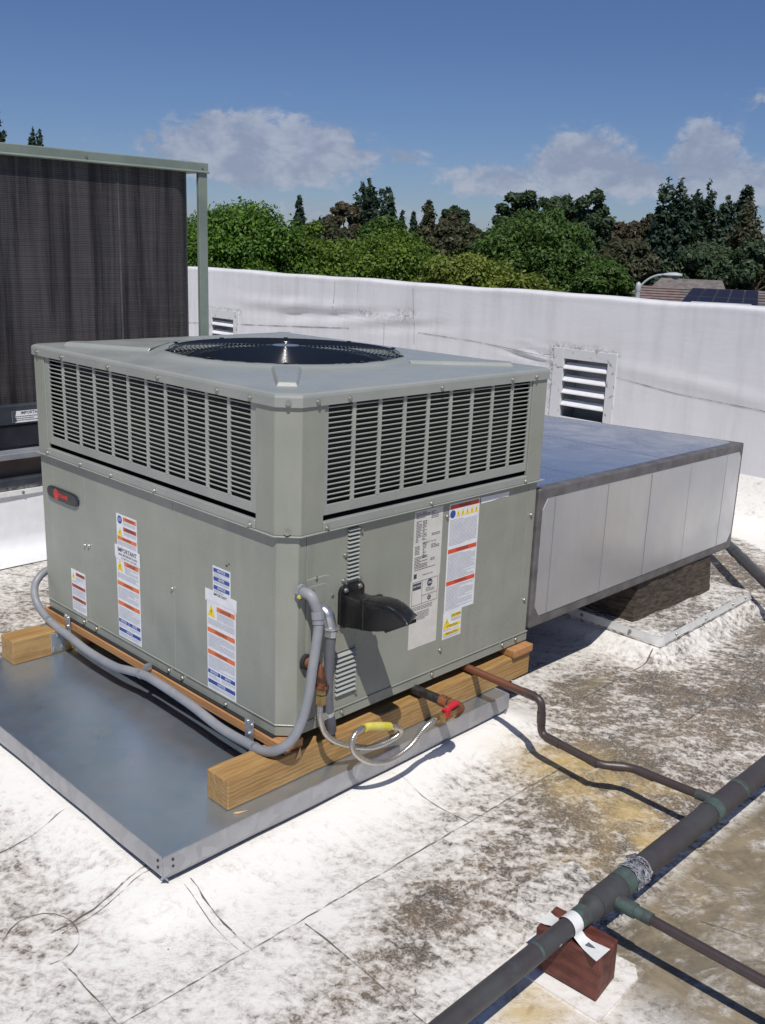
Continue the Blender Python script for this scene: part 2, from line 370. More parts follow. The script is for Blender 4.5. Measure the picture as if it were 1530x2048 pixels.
# roof membrane: white coating with brushed-in grime, driven by broad stain masks stored on the sheet
def membrane(name, grime_bias=0.0, attr=True):
    m, n = M(name); co = n.coord()
    if attr:
        a = n.new('ShaderNodeAttribute', attribute_name='stain'); sp = n.new('ShaderNodeSeparateColor'); n.l.new(a.outputs['Color'], sp.inputs[0])
        dirt, yel, brn = sp.outputs[0], sp.outputs[1], sp.outputs[2]
    else:
        dirt = yel = brn = 0.0
    A = n.noise(co, 2.3, 7, .66, .5)                                              # broad clouds
    wp = n.new('ShaderNodeTexNoise'); n.put(wp.inputs['Vector'], co); wp.inputs['Scale'].default_value = 1.7; wp.inputs['Detail'].default_value = 3
    warp = n.new('ShaderNodeVectorMath', operation='MULTIPLY_ADD'); n.l.new(wp.outputs['Color'], warp.inputs[0]); warp.inputs[1].default_value = (.22, .22, 0); n.l.new(co, warp.inputs[2])
    B = n.strokes(warp.outputs[0], -64, 2.6, 7.5, 9, .70, .7)   # brush strokes
    C = n.strokes(warp.outputs[0], -30, 2.4, 9.0, 9, .72, .9)
    D = n.noise(co, 42, 6, .7, .5)
    s1 = n.math('ADD', n.math('MULTIPLY', A, .44), n.math('ADD', n.math('MULTIPLY', B, .42), n.math('MULTIPLY', C, .36)))
    s1 = n.math('ADD', s1, n.math('MULTIPLY', n.math('SUBTRACT', D, .5), .62))
    thr = n.math('SUBTRACT', .765 - grime_bias, n.math('MULTIPLY', dirt, .27))
    f = n.math('ADD', n.math('MULTIPLY', n.ramp(s1, n.math('SUBTRACT', thr, .05), n.math('ADD', thr, .19)), .72), n.math('MULTIPLY', n.ramp(s1, n.math('ADD', thr, .05), n.math('ADD', thr, .11)), .28))
    G = n.noise(co, 130, 3, .75)
    f = n.math('MULTIPLY', f, n.ramp(G, .30, .62, .55, 1.15))
    fsoft = n.ramp(s1, n.math('SUBTRACT', thr, .16), n.math('ADD', thr, .10))
    white = n.mix(n.noise(co, 1.3, 4), (.80, .775, .73), (.76, .74, .70))
    tan = n.mix(n.noise(co, 5, 4, .6, .5), n.mix(n.ramp(dirt, .45, .9), (.53, .48, .44), (.47, .40, .32)), (.45, .40, .35))
    dk = n.mix(n.ramp(n.noise(co, 9, 5, .7), .35, .65), n.mix(n.ramp(dirt, .45, .9), (.17, .148, .130), (.155, .115, .078)), (.075, .066, .058))
    c = n.mix(n.math('MULTIPLY', fsoft, .66), white, tan)
    c = n.mix(n.math('MULTIPLY', f, 1.0, clamp=True), c, dk)
    # dark flecks and hair-line brush marks
    E = n.strokes(warp.outputs[0], -50, 2.6, 20, 5, .72, 1.6)
    fl = n.math('SUBTRACT', 1.0, n.ramp(n.math('ABSOLUTE', n.math('SUBTRACT', E, .5)), .0, .014))
    flm = n.ramp(n.noise(co, 5.5, 3, .6), .48, .62)
    flm = n.math('MULTIPLY', flm, n.ramp(dirt, .0, .35))
    c = n.mix(n.math('MULTIPLY', n.math('MULTIPLY', fl, flm), .85), c, (.10, .09, .08))
    sp2 = n.ramp(n.noise(co, 55, 3, .6), .76, .79)
    c = n.mix(n.math('MULTIPLY', sp2, n.ramp(dirt, 0.0, .4)), c, (.13, .11, .09))
    # rust / lichen yellow
    yf = n.math('MULTIPLY', yel, n.ramp(n.noise(co, 5.5, 6, .7, .8), .34, .62))
    c = n.mix(n.math('MULTIPLY', yf, .85), c, n.mix(n.noise(co, 11, 4), (.52, .36, .12), (.60, .46, .22)))
    c = n.mix(n.math('MULTIPLY', n.math('MULTIPLY', yel, n.ramp(n.noise(co, 14, 6, .7), .56, .70)), .55), c, (.23, .17, .07))
    # old algae film
    bf = n.math('MULTIPLY', brn, n.math('SUBTRACT', 1.0, n.ramp(n.math('ADD', n.math('MULTIPLY', A, .6), n.math('MULTIPLY', C, .45)), .52, .66)))
    c = n.mix(n.math('MULTIPLY', bf, .95), c, n.mix(n.ramp(n.noise(co, 6, 6, .7, .6), .35, .65), (.27, .215, .135), (.14, .115, .075)))
    h = n.math('ADD', n.math('MULTIPLY', B, .5), n.math('ADD', n.math('MULTIPLY', C, .5), n.math('MULTIPLY', n.noise(co, 1.6, 3), 1.2)))
    n.pbr(c, n.ramp(f, 0, 1, .55, .8), 0, n.bump(h, .38, .012), .35)
    return m
M_ROOF = membrane('roof_membrane')
M_CURBW = membrane('curb_membrane', .20, False)
m, n = M('white_wall_membrane'); co = n.coord()
a = n.new('ShaderNodeAttribute', attribute_name='stain'); sp = n.new('ShaderNodeSeparateColor'); n.l.new(a.outputs['Color'], sp.inputs[0])
g = n.noise(n.mapping(co, scale=(1, 1, 1)), 28, 7, .72, 1.2)
c = n.mix(n.ramp(n.noise(n.mapping(co, scale=(1, 5, .6)), 1.6, 6, .65), .4, .75), (.71, .70, .715), (.62, .61, .62))
c = n.mix(n.math('MULTIPLY', sp.outputs[0], n.ramp(g, .44, .58)), c, (.17, .155, .14))
c = n.mix(n.math('MULTIPLY', sp.outputs[1], .28), c, (.42, .38, .32))
h = n.math('ADD', n.noise(n.mapping(co, scale=(1, .8, 2.2)), 1.9, 4, .55, .4), n.math('MULTIPLY', n.noise(co, 9, 4), .12))
n.pbr(c, .6, 0, n.bump(h, .22, .03), .3); M_WALLM = m
m, n = M('seam_grime'); co = n.coord()
al = n.ramp(n.noise(co, 14, 4, .7), .36, .60, .12, .9)
p = n.pbr((.13, .11, .09), .9); n.put(p.inputs['Alpha'], al); M_SEAM = m
m, n = M('wall_seam'); p = n.pbr((.22, .20, .19), .9); n.put(p.inputs['Alpha'], n.ramp(n.noise(n.coord(), 5, 4, .7), .35, .6, .3, .9)); M_SEAM2 = m
M_WHITE = noisy('white_paint_metal', (.70, .70, .71), (.76, .76, .77), 12, (.4, .5))
M_VFRAME = noisy('grimy_white_frame', (.60, .60, .61), (.20, .18, .17), 16, (.5, .7), lo=.57, hi=.66, detail=8, dist=1.0)
M_MASTIC = noisy('brown_mastic', (.034, .026, .022), (.10, .074, .054), 22, (.7, .9), bump=.9, bscale=24, stretch=(1, 1, 4), detail=9, dist=.3)
M_BROWNWOOD = noisy('weathered_sleeper', (.085, .065, .055), (.13, .10, .085), 6, (.7, .9), bump=.3, stretch=(.5, 3, 3))
m, n = M('far_ground'); co = n.coord()
n.pbr(n.mix(n.ramp(n.noise(co, .05, 6, .6), .4, .6), (.045, .07, .025), (.10, .095, .07)), .95); M_GROUND = m

def leafmat(name, c1, c2, c3):
    m, n = M(name)
    geo = n.new('ShaderNodeNewGeometry'); rnd = geo.outputs['Random Per Island']
    co = n.coord(); big = n.noise(co, .9, 3, .6)
    c = n.mix(n.ramp(n.math('ADD', n.math('MULTIPLY', rnd, .7), n.math('MULTIPLY', big, .6)), .25, 1.0), c1, c2)
    c = n.mix(n.ramp(rnd, .93, .97), c, c3)
    p = n.pbr(c, .55, 0, None, .3)
    tr = n.new('ShaderNodeBsdfTranslucent'); n.put(tr.inputs[0], n.mix(.5, c, (.12, .17, .02)))
    ms = n.new('ShaderNodeMixShader'); ms.inputs[0].default_value = .30
    out = [x for x in n.n if x.type == 'OUTPUT_MATERIAL'][0]
    n.l.new(p.outputs[0], ms.inputs[1]); n.l.new(tr.outputs[0], ms.inputs[2]); n.l.new(ms.outputs[0], out.inputs[0])
    return m
LEAF = {
    'g': leafmat('bright_green_leaves', (.036, .095, .010), (.135, .255, .034), (.16, .22, .05)),
    'm': leafmat('yellow_green_leaves', (.050, .100, .010), (.165, .255, .034), (.18, .22, .05)),
    'y': leafmat('olive_yellow_leaves', (.080, .120, .014), (.23, .285, .05), (.24, .20, .05)),
    'd': leafmat('deep_green_leaves', (.024, .065, .012), (.105, .185, .038), (.09, .12, .04)),
    'e': leafmat('dark_evergreen_leaves', (.036, .062, .034), (.085, .125, .062), (.10, .10, .06)),  # lightened to stand in for haze over the far trees
    'c': leafmat('blue_green_needles', (.028, .052, .038), (.060, .100, .062), (.07, .08, .06)),  # needle colour lifted as well, in place of distance haze
    'b': leafmat('brown_drying_leaves', (.075, .062, .040), (.135, .110, .068), (.15, .09, .05)),
    'r': leafmat('rusty_autumn_leaves', (.09, .035, .02), (.14, .06, .03), (.16, .09, .03)),
    'b2': leafmat('olive_brown_leaves', (.050, .055, .030), (.095, .100, .052), (.13, .085, .05)),
}
M_BARK = noisy('bark', (.05, .038, .028), (.10, .08, .06), 3, (.85, .95), bump=.5, bscale=10)

# ================================================================== SETTING
PX0, PX1, PY0, PY1 = -.47, 1.0, -.075, 1.395   # drain pan
CX0, CX1, CY0, CY1 = 1.97, 2.86, -.145, 1.02  # duct curb

def rect_d(x, y, x0, x1, y0, y1):
    dx = np.maximum(np.maximum(x0 - x, x - x1), 0); dy = np.maximum(np.maximum(y0 - y, y - y1), 0)
    return np.hypot(dx, dy)

def roof_h(x, y):
    x = np.asarray(x, float); y = np.asarray(y, float)
    z = -.265 + .052 * np.exp(-(rect_d(x, y, PX0, PX1, PY0, PY1) / .10) ** 2)
    z += .07 * np.exp(-(rect_d(x, y, CX0, CX1, CY0, CY1) / .045) ** 2)
    z += .30 * np.clip((x - 4.30) / .32, 0, 1) ** 2.2
    z -= .022 * np.clip((-.55 - y) / .3, 0, 1)
    z += .004 * np.sin(x * 2.1 + 1.3 * np.sin(y * 1.7)) + .003 * np.sin(y * 3.7 + x * .9)
    return z

def nonuniform(lo, a, b, hi, step, n):
    near = np.arange(a, b + 1e-9, step)
    out_l = a - (np.linspace(0, 1, n) ** 1.6)[1:][::-1] * (a - lo) if lo < a else np.array([])
    out_h = b + (np.linspace(0, 1, n) ** 1.6)[1:] * (hi - b) if hi > b else np.array([])
    return np.concatenate([out_l, near, out_h])

def grid_mesh(name, X, Y, Z, mat, keep=None):
    ny, nx = X.shape
    idx = np.arange(nx * ny).reshape(ny, nx)
    q = np.stack([idx[:-1, :-1], idx[:-1, 1:], idx[1:, 1:], idx[1:, :-1]], -1).reshape(-1, 4)
    if keep is not None: q = q[keep.reshape(-1)]
    me = bpy.data.meshes.new(name)
    me.vertices.add(nx * ny); me.vertices.foreach_set('co', np.stack([X, Y, Z], -1).astype(np.float32).ravel())
    me.loops.add(q.size); me.loops.foreach_set('vertex_index', q.astype(np.int32).ravel())
    me.polygons.add(len(q)); me.polygons.foreach_set('loop_start', np.arange(0, q.size, 4, dtype=np.int32))
    me.polygons.foreach_set('use_smooth', np.ones(len(q), bool))
    me.materials.append(mat); me.update(); me.validate()
    return me

def blob(x, y, cx, cy, rx, ry, ang=0):
    a = R(ang); dx = x - cx; dy = y - cy
    u = dx * math.cos(a) + dy * math.sin(a); v = -dx * math.sin(a) + dy * math.cos(a)
    return np.exp(-((u / rx) ** 2 + (v / ry) ** 2))

xs = nonuniform(-9, -1.4, 4.64, 4.64, .028, 12); ys = nonuniform(-9, -1.6, 3.0, 14, .028, 16)
X, Y = np.meshgrid(xs, ys); Z = roof_h(X, Y)
me = grid_mesh('flat_roof', X, Y, Z, M_ROOF)
dirt = .50 + .0 * X
dirt += .60 * blob(X, Y, 1.35, -.45, .75, .42, 8) + .35 * blob(X, Y, 2.4, -.45, .9, .22)
dirt += .45 * blob(X, Y, 1.55, -.09, .22, .10) * 1.6 + .35 * blob(X, Y, .75, -.62, .55, .22) + .25 * blob(X, Y, .35, -.7, .3, .2)
dirt += .38 * blob(X, Y, 3.5, -.2, .8, .6) + .42 * blob(X, Y, 3.3, .6, .6, .5)
dirt += .30 * blob(X, Y, -.25, -.62, .35, .12, 10) + .25 * blob(X, Y, -.75, .35, .2, .35) + .22 * blob(X, Y, -.95, .0, .3, .2)
dirt += .30 * blob(X, Y, .1, -.55, .22, .12) + .45 * blob(X, Y, -.1, 2.1, .9, .35)
dirt -= .75 * np.exp(-(rect_d(X, Y, PX0, PX1, PY0, PY1) / .12) ** 2)
dirt -= .25 * blob(X, Y, -.3, -.3, .35, .14) + .3 * np.exp(-(rect_d(X, Y, CX0, CX1, CY0, CY1) / .10) ** 2)
dirt -= 1.2 * np.clip((X - 3.92 - .55 * np.clip(Y - .2, -2, .4)) / .08, 0, 1)
yel = 1.3 * blob(X, Y, .93, -.50, .15, .28, 8) + .75 * blob(X, Y, .80, -.78, .16, .14) + .8 * blob(X, Y, .98, -1.06, .14, .05) + .5 * blob(X, Y, .0, -.98, .12, .1)
yel += .8 * blob(X, Y, -.02, -.93, .10, .06) + .35 * blob(X, Y, .47, -.72, .12, .1) + .55 * blob(X, Y, .2, -1.03, .1, .05) + .45 * blob(X, Y, .62, -1.02, .2, .05)
brn = np.clip((-.915 - Y) / .04, 0, 1) * (1.0 + .25 * np.sin(X * 3)) * np.clip((X - .10) / .22, 0, 1) * 1.15
brn += .9 * blob(X, Y, 1.55, -.085, .10, .05) + .3 * blob(X, Y, 1.3, -.5, .25, .1)
st = np.stack([np.clip(dirt, 0, 1), np.clip(yel, 0, 1), np.clip(brn, 0, 1), np.ones_like(X)], -1).astype(np.float32)
ca = me.color_attributes.new('stain', 'FLOAT_COLOR', 'POINT'); ca.data.foreach_set('color', st.ravel())
ROOF = link('flat_roof', me); tag(ROOF, 'white coated flat roof with brown brushed grime and lap seams', kind='structure')

def ribbon(name, pts, w, mat, parent, lift=.003, jit=.002, hfun=None):
    P = resample([Vector((*p, 0)) for p in pts], .03); mb = MB(); vs = []
    for i, p in enumerate(P):
        a = P[max(0, i - 1)]; b = P[min(len(P) - 1, i + 1)]; t = (b - a).normalized(); nn = Vector((-t.y, t.x, 0))
        j = random.uniform(-jit, jit); ww = w * random.uniform(.35, 1.2)
        for s in (-.5, .5):
            q = p + nn * (s * ww + j); vs.append((q.x, q.y, float(roof_h(q.x, q.y)) + lift))
    mb.add(vs, [(2 * i, 2 * i + 1, 2 * i + 3, 2 * i + 2) for i in range(len(P) - 1)])
    return mb.build(name, mat, parent)

SEAMS = [([(-.77, -.36), (.9, -.385)], .005), ([(-.245, -.385), (-.252, -.90)], .005), ([(-.395, -.09), (-.405, -.37)], .005), ([(-.420, -.10), (-.43, -.36)], .0025),
         ([(-.77, -.36), (-.765, -.09)], .004), ([(-.44, .032), (-.74, .018)], .006), ([(-.45, .012), (-.72, .0)], .003),
         ([(1.40, -.135), (1.97, -.125)], .006), ([(1.45, -.50), (3.2, -.52)], .005), ([(.95, -.86), (2.4, -.87)], .004), ([(-1.5, -.88), (.02, -.875)], .004),
         ([(1.12, -.12), (1.3, -.40)], .003), ([(1.75, -.14), (1.80, -.50)], .004), ([(2.35, -.52), (2.42, -.87)], .004), ([(1.98, -.87), (1.7, -1.5)], .003),
         ([(-1.4, .4), (-.48, .42)], .004), ([(-1.4, 1.45), (-.48, 1.42)], .004), ([(.55, -1.08), (.72, -1.6)], .003), ([(.40, -.1), (.42, -.38)], .003), ([(3.0, -.2), (3.9, -.19)], .004)]
for pts, w in SEAMS: ribbon('lap_seam', pts, w, M_SEAM, ROOF)
cp = [(-.765 + .085 * math.cos(a), .015 + .10 * math.sin(a)) for a in np.linspace(-1.9, 2.4, 26)]
ribbon('lap_seam', cp, .004, M_SEAM, ROOF)
# patch sheets: thin membranes laid over the roof, their own edge thickness
def sheet(name, poly, mat, parent, th=.004, n=10):
    """flat flexible patch that follows the roof surface"""
    c = Vector((sum(p[0] for p in poly) / len(poly), sum(p[1] for p in poly) / len(poly)))
    ring = []
    for i in range(len(poly)):
        a, b = Vector(poly[i]), Vector(poly[(i + 1) % len(poly)])
        for k in range(n): ring.append(a.lerp(b, k / n))
    vs = []; fs = []
    NR = 5
    for j in range(NR + 1):
        for p in ring:
            q = c.lerp(p, j / NR); vs.append((q.x, q.y, float(roof_h(q.x, q.y)) + th))
    L = len(ring)
    for j in range(NR):
        for i in range(L): fs.append((j * L + i, (j + 1) * L + i, (j + 1) * L + (i + 1) % L, j * L + (i + 1) % L))
    for p in ring: vs.append((p.x, p.y, float(roof_h(p.x, p.y)) - .002))
    for i in range(L): fs.append((NR * L + i, (NR + 1) * L + i, (NR + 1) * L + (i + 1) % L, NR * L + (i + 1) % L))
    mb = MB().add(vs, fs, 0, False)
    return mb.build(name, mat, parent)
M_PATCH = membrane('patch_membrane', .23, False)
sheet('membrane_patch', [(.30, -.66), (.52, -.70), (.44, -.90), (.20, -.87), (.18, -.74)], M_PATCH, ROOF, .003)

# far ground
mb = MB(); s = 1500; mb.add([(-s, -s, -5.3), (s, -s, -5.3), (s, s, -5.3), (-s, s, -5.3)], [(0, 1, 2, 3)])
tag(mb.build('ground', M_GROUND), 'distant ground below the roof', kind='structure')
# host building under the roof
mb = MB().box((-9, -9, -5.3), (4.9, 14, -.55))
HB = mb.build('building', M_STUCCO); tag(HB, 'low building that carries the white flat roof', 'building')

# ---- parapet wall
PW = thing('parapet_wall', 'long white membrane covered parapet wall behind the duct with two louvred vents', 'wall', (4.62, 3.0, -.265))
prof = [(4.62, -.20), (4.62, .17), (4.62, .40), (4.62, .60), (4.62, .648)]
zz = sorted(set(list(np.round(np.arange(-.06, 1.09, .03), 3)) + [.17, .616, .648]))
zz = [z for z in zz if all(abs(z - k) > .012 or z == k for k in (.17, .616, .648))]
yy = list(np.round(np.arange(-7, 14, .06), 3)) + [1.87, 2.258, 6.416, 6.80]
yy = sorted(y for y in set(yy) if all(abs(y - k) > .02 or y == k for k in (1.87, 2.258, 6.416, 6.80)))
prof_x = [4.62] * len(zz); P = [(4.62, z) for z in zz] + [(4.618, 1.098), (4.621, 1.112), (4.632, 1.122), (4.655, 1.126), (4.75, 1.128), (4.87, 1.122), (4.90, 1.10), (4.90, .9), (4.90, -5.3)]
py, pxz = np.array(yy), np.array(P)
Yg, Ig = np.meshgrid(py, np.arange(len(P)), indexing='xy'); Xg = pxz[Ig][..., 0]; Zg = pxz[Ig][..., 1]
def wob(y, z):
    d = .006 * np.sin(y * 1.1 + .6) + .006 * np.sin(y * 2.7 + z * 2) * np.clip(1 - abs(z - .8) * 2, 0, 1)
    env = np.exp(-((y - 5.4) / .75) ** 2) * np.exp(-((z - .80) / .10) ** 2)
    d += .022 * env * np.sin((z - .80) * 26 + .9 * np.sin(y * 2.4)) + +.008 * env * np.sin(y * 11 + z * 20)
    env2 = np.exp(-((y - 4.3) / .7) ** 2) * np.exp(-((z - .78) / .09) ** 2)
    d += .014 * env2 * np.sin((z - .8) * 40 + y * 5)
    env3 = np.exp(-((y - 2.55) / .22) ** 2) * np.exp(-((z - .66) / .07) ** 2)
    d += .012 * env3 * np.sin((z - .66) * 90 - (y - 2.3) * 12)
    env4 = np.exp(-((y - 1.2) / .7) ** 2) * np.exp(-((z - .64 + .1 * (1.8 - y)) / .05) ** 2)
    return d + .010 * env4
front = Xg < 4.66
Xg = Xg - np.where(front, wob(Yg, Zg), 0) * np.clip((Zg + .1) * 4, 0, 1)
Zg = Zg + np.where(Zg > 1.05, .004 * np.sin(Yg * 3.1) + .003 * np.sin(Yg * 7.3), 0)
def incell(ya, yb, za, zb):
    yc = (Yg[:-1, :-1] + Yg[:-1, 1:]) / 2; zc = (Zg[:-1, :-1] + Zg[1:, :-1]) / 2; xc = Xg[:-1, :-1]
    return (yc > ya) & (yc < yb) & (zc > za) & (zc < zb) & (xc < 4.66)
keep = ~(incell(1.87, 2.258, .17, .648) | incell(6.416, 6.80, .17, .616))
me = grid_mesh('membrane_face', Xg, Yg, Zg, M_WALLM, keep); me.flip_normals()
def vg(y0, y1, z1):
    dt = np.exp(-((Zg - z1 - .0) / .022) ** 2) * ((Yg > y0 - .03) & (Yg < y1 + .03))
    ds = (np.exp(-((Yg - y0 + .0) / .016) ** 2) + np.exp(-((Yg - y1 - .0) / .02) ** 2)) * ((Zg < z1) & (Zg > .1)) * .8
    return dt + ds
gr = vg(1.80, 2.353, .727) + .8 * vg(6.34, 6.86, .708) + .8 * blob(Yg, Zg, 4.45, .83, .12, .03) + .9 * blob(Yg, Zg, 3.95, .86, .13, .04) + .5 * blob(Yg, Zg, 4.1, .80, .25, .02)
sm = .6 * blob(Yg, Zg, 5.6, .83, .5, .035) + .5 * blob(Yg, Zg, 3.9, .77, .2, .03) + .45 * blob(Yg, Zg, 1.0, .55, .5, .03, 12) + .3 * blob(Yg, Zg, 1.2, .98, .15, .05) + .5 * blob(Yg, Zg, .75, -.04, 2, .05)
sm = sm + .35 * blob(Yg, Zg, 2.0, .85, .3, .12)
st = np.stack([np.clip(gr, 0, 1), np.clip(sm, 0, 1), 0 * gr, np.ones_like(gr)], -1).astype(np.float32)
ca = me.color_attributes.new('stain', 'FLOAT_COLOR', 'POINT'); ca.data.foreach_set('color', st.ravel())
wf = link('membrane_face', me, PW); wf.location = -PW.location

def wall_vent(y0, y1, oy0, oy1, zt, ozt, zb):
    X0 = 4.608
    fr = MB()
    fr.box((X0, y0, zb), (4.632, oy0, zt)); fr.box((X0, oy1, zb), (4.632, y1, zt)); fr.box((X0 + .001, oy0, ozt), (4.632, oy1, zt)); fr.box((X0 + .001, oy0, zb), (4.632, oy1, zb + .05))
    v = fr.build('vent_frame', M_VFRAME, PW, .002)
    rc = MB().box((4.625, oy0, zb), (4.80, oy0 + .004, ozt)).box((4.625, oy1 - .004, zb), (4.80, oy1, ozt)).box((4.80, oy0, zb), (4.81, oy1, ozt)).box((4.625, oy0, ozt - .003), (4.80, oy1, ozt + .001))
    rc.build('vent_recess', plain('grey_recess', (.26, .28, .31), .7), v)
    k = 0; z = ozt - .055
    while z > zb + .08:
        mb = MB().profile_y([(4.606, z - .022), (4.606, z - .014), (4.650, z + .024), (4.655, z + .020), (4.612, z - .022)], oy0 + .004, oy1 - .004)
        mb.build('slat', M_WHITE, v); z -= .093
wall_vent(1.795, 2.353, 1.87, 2.258, .725, .648, .155)
wall_vent(6.33, 6.87, 6.416, 6.80, .705, .616, .155)

def wall_ribbon(pts, w):
    P = resample([Vector((0, *p)) for p in pts], .08); vs = []
    for i, p in enumerate(P):
        a = P[max(0, i - 1)]; b = P[min(len(P) - 1, i + 1)]; t = (b - a).normalized(); nn = Vector((0, -t.z, t.y))
        for s in (-.5, .5):
            q = p + nn * s * w * random.uniform(.6, 1.2)
            vs.append((4.62 - float(wob(np.float64(q.y), np.float64(q.z))) * min(1, (q.z + .1) * 4) - .003, q.y, q.z))
    MB().add(vs, [(2 * i, 2 * i + 1, 2 * i + 3, 2 * i + 2) for i in range(len(P) - 1)]).build('sheet_seam', M_SEAM2, PW)
wall_ribbon([(7.6, .50), (6.88, .545)], .007); wall_ribbon([(6.30, .578), (4.65, .675)], .008); wall_ribbon([(3.79, .71), (3.1, .69), (2.37, .642)], .006)
wall_ribbon([(1.79, .555), (1.3, .50), (.66, .468), (-2, .30)], .006); wall_ribbon([(4.86, 1.09), (4.87, .84)], .007); wall_ribbon([(3.87, 1.08), (3.83, .6)], .005)
wall_ribbon([(4.55, 1.10), (4.56, .85)], .003); wall_ribbon([(4.2, .84), (4.2, .5)], .004); wall_ribbon([(9.6, .46), (7.7, .49)], .007)

# ================================================================== DRAIN PAN
PAN = thing('drain_pan', 'galvanised sheet metal pan with folded skirt under the beams of the air conditioner', 'metal pan', (.265, .8, -.19))
mb = MB().box((PX0 + .002, PY0 + .002, -.142), (PX1 - .002, PY1, -.132)); mb.build('pan_top', M_PAN, PAN, .0015)
def skirt(x0, y0, x1, y1, nx, ny):
    t = .0025; vs = []
    # slightly flared strip, hemmed at the bottom
    a = Vector((x0, y0)); b = Vector((x1, y1)); N = Vector((nx, ny)); K = 14; mb = MB()
    prof = [(0, -.130), (.001, -.134), (.003, -.186), (-.004, -.193), (-.012, -.205), (-.016, -.205), (-.008, -.192), (-.002, -.184), (-.003, -.130)]
    for i in range(K + 1):
        p = a.lerp(b, i / K); wv = .0012 * math.sin(i * 1.7)
        for o, z in prof: vs.append((p.x + nx * (o + (wv if z < -.18 else 0)), p.y + ny * (o + (wv if z < -.18 else 0)), z))
    m_ = len(prof)
    fs = [(i * m_ + k, i * m_ + (k + 1) % m_, (i + 1) * m_ + (k + 1) % m_, (i + 1) * m_ + k) for i in range(K) for k in range(m_)]
    mb.add(vs, fs + [tuple(range(m_)), tuple(range(K * m_, K * m_ + m_))[::-1]])
    mb.build('skirt', M_SKIRT, PAN)
skirt(PX0, PY0, PX1, PY0, 0, -1); skirt(PX0, PY1, PX0, PY0, -1, 0); skirt(PX1, PY0, PX1, PY1, 1, 0)
mb = MB().box((PX0 + .03, PY0 + .03, -.24), (PX1 - .03, PY1, -.143)); mb.build('pan_curb', M_TAPE, PAN)
for px_, py_ in ((PX0 - .001, PY0 + .02), (PX0 + .03, PY0 - .001)):
    for z in (-.145, -.165):
        MB().box((px_ - .003, py_ - .003, z - .003), (px_ + .003, py_ + .003, z + .003)).build('rivet', M_STEEL2, PAN)

# ================================================================== TIMBER
def beam(x0, x1, y0, y1, z0, z1, label, notch=False):
    t = link('timber_beam', None, loc=((x0 + x1) / 2, (y0 + y1) / 2, z0)); tag(t, label, 'beam', 'timber beams carrying the air conditioner')
    N = 24; prof = []
    mb = MB(); vs = []
    for i in range(N + 1):
        x = x0 + (x1 - x0) * i / N
        zt = z1 + .0012 * math.sin(i * 2.1)
        for y, z in ((y0, z0), (y0, zt), (y1, zt), (y1, z0)): vs.append((x, y + .0008 * math.sin(i * 1.3 + z * 40), z))
    fs = [(4 * i + k, 4 * i + (k + 1) % 4, 4 * (i + 1) + (k + 1) % 4, 4 * (i + 1) + k) for i in range(N) for k in range(4)] + [(3, 2, 1, 0), (4 * N, 4 * N + 1, 4 * N + 2, 4 * N + 3)]
    mb.add(vs, fs); b = mb.build('beam_body', M_BEAM, t, .004, 2)
    return t
B1 = beam(-.213, 1.203, -.010, .090, -.1315, -.038, 'near brown square timber beam lying on the pan along the hood side')
B2 = beam(-.225, 1.21, 1.302, 1.40, -.1315, -.036, 'far brown square timber beam sticking out at the left below the logo end')
def rail(x0, x1, y0, y1, z0, z1, label):
    mb = MB().box((x0, y0, z0), (x1, y1, z1)); o = mb.build('timber_rail', M_RAIL, None, .003, 2); return tag(o, label, 'timber', 'timber rails between beams and cabinet')
rail(-.006, .075, .0, 1.485, -.0355, -.006, 'thin orange timber rail under the long side with the logo badge')
rail(1.085, 1.20, -.024, 1.46, -.0355, -.006, 'short end of timber rail under the duct side corner')
MB().box((.0, .055, -.0055), (1.2, 1.46, -.0005)).build('rubber_pad', M_BLACK)
tag(bpy.data.objects['rubber_pad'], 'thin black rubber strip between timber rail and cabinet', 'rubber pad')
# wood splinters
def shard(pts, label):
    mb = MB().add(pts, [(0, 1, 2), (0, 2, 3), (0, 3, 1), (1, 3, 2)]); tag(mb.build('wood_splinter', M_SPLINT), label, 'splinter', 'loose wood splinters')
shard([(.035, -.012, -.062), (.058, -.012, -.060), (.048, -.018, -.020), (.048, -.004, -.055)], 'upright wood splinter on the near beam under the cabinet corner')
shard([(-.005, -.006, -.034), (.020, -.010, -.030), (.012, .008, -.024), (.008, .0, -.038)], 'small chip of wood on top of the near beam')
shard([(-.21, -.03, -.130), (-.20, -.04, -.130), (-.17, -.048, -.128), (-.205, -.033, -.126)], 'straw coloured sliver lying on the pan by the beam end')

# ================================================================== PACKAGED AIR CONDITIONER
AC = thing('rooftop_air_conditioner', 'large grey green packaged air conditioner with louvred top section and round fan grille', 'air conditioner', (.605, .74, 0))
W_, L_, ZM, ZC, ZT, CH, D_ = 1.209, 1.477, .627, 1.0, 1.034, .054, .009

def wrap(name, path, z0, z1, th, mat, parent=AC, bevel=.0012):
    """sheet-metal panel: a plan polyline with thickness th on its inner side, extruded z0..z1"""
    P = [Vector(p) for p in path]; inner = []
    for i, p in enumerate(P):
        ns = []
        if i > 0: t = (P[i] - P[i - 1]).normalized(); ns.append(Vector((-t.y, t.x)))
        if i < len(P) - 1: t = (P[i + 1] - P[i]).normalized(); ns.append(Vector((-t.y, t.x)))
        nn = sum(ns, Vector((0, 0))).normalized(); k = th / max(.3, nn.dot(ns[0])); inner.append(p + nn * k)
    poly = P + inner[::-1]
    return MB().prism([tuple(p) for p in poly], z0, z1).build(name, mat, parent, bevel)

# dark core
MB().prism([(.020, .066), (.066, .020), (1.188, .020), (1.188, 1.455), (.020, 1.455)], .01, .60).build('inner_cabinet', M_PAINT, AC)
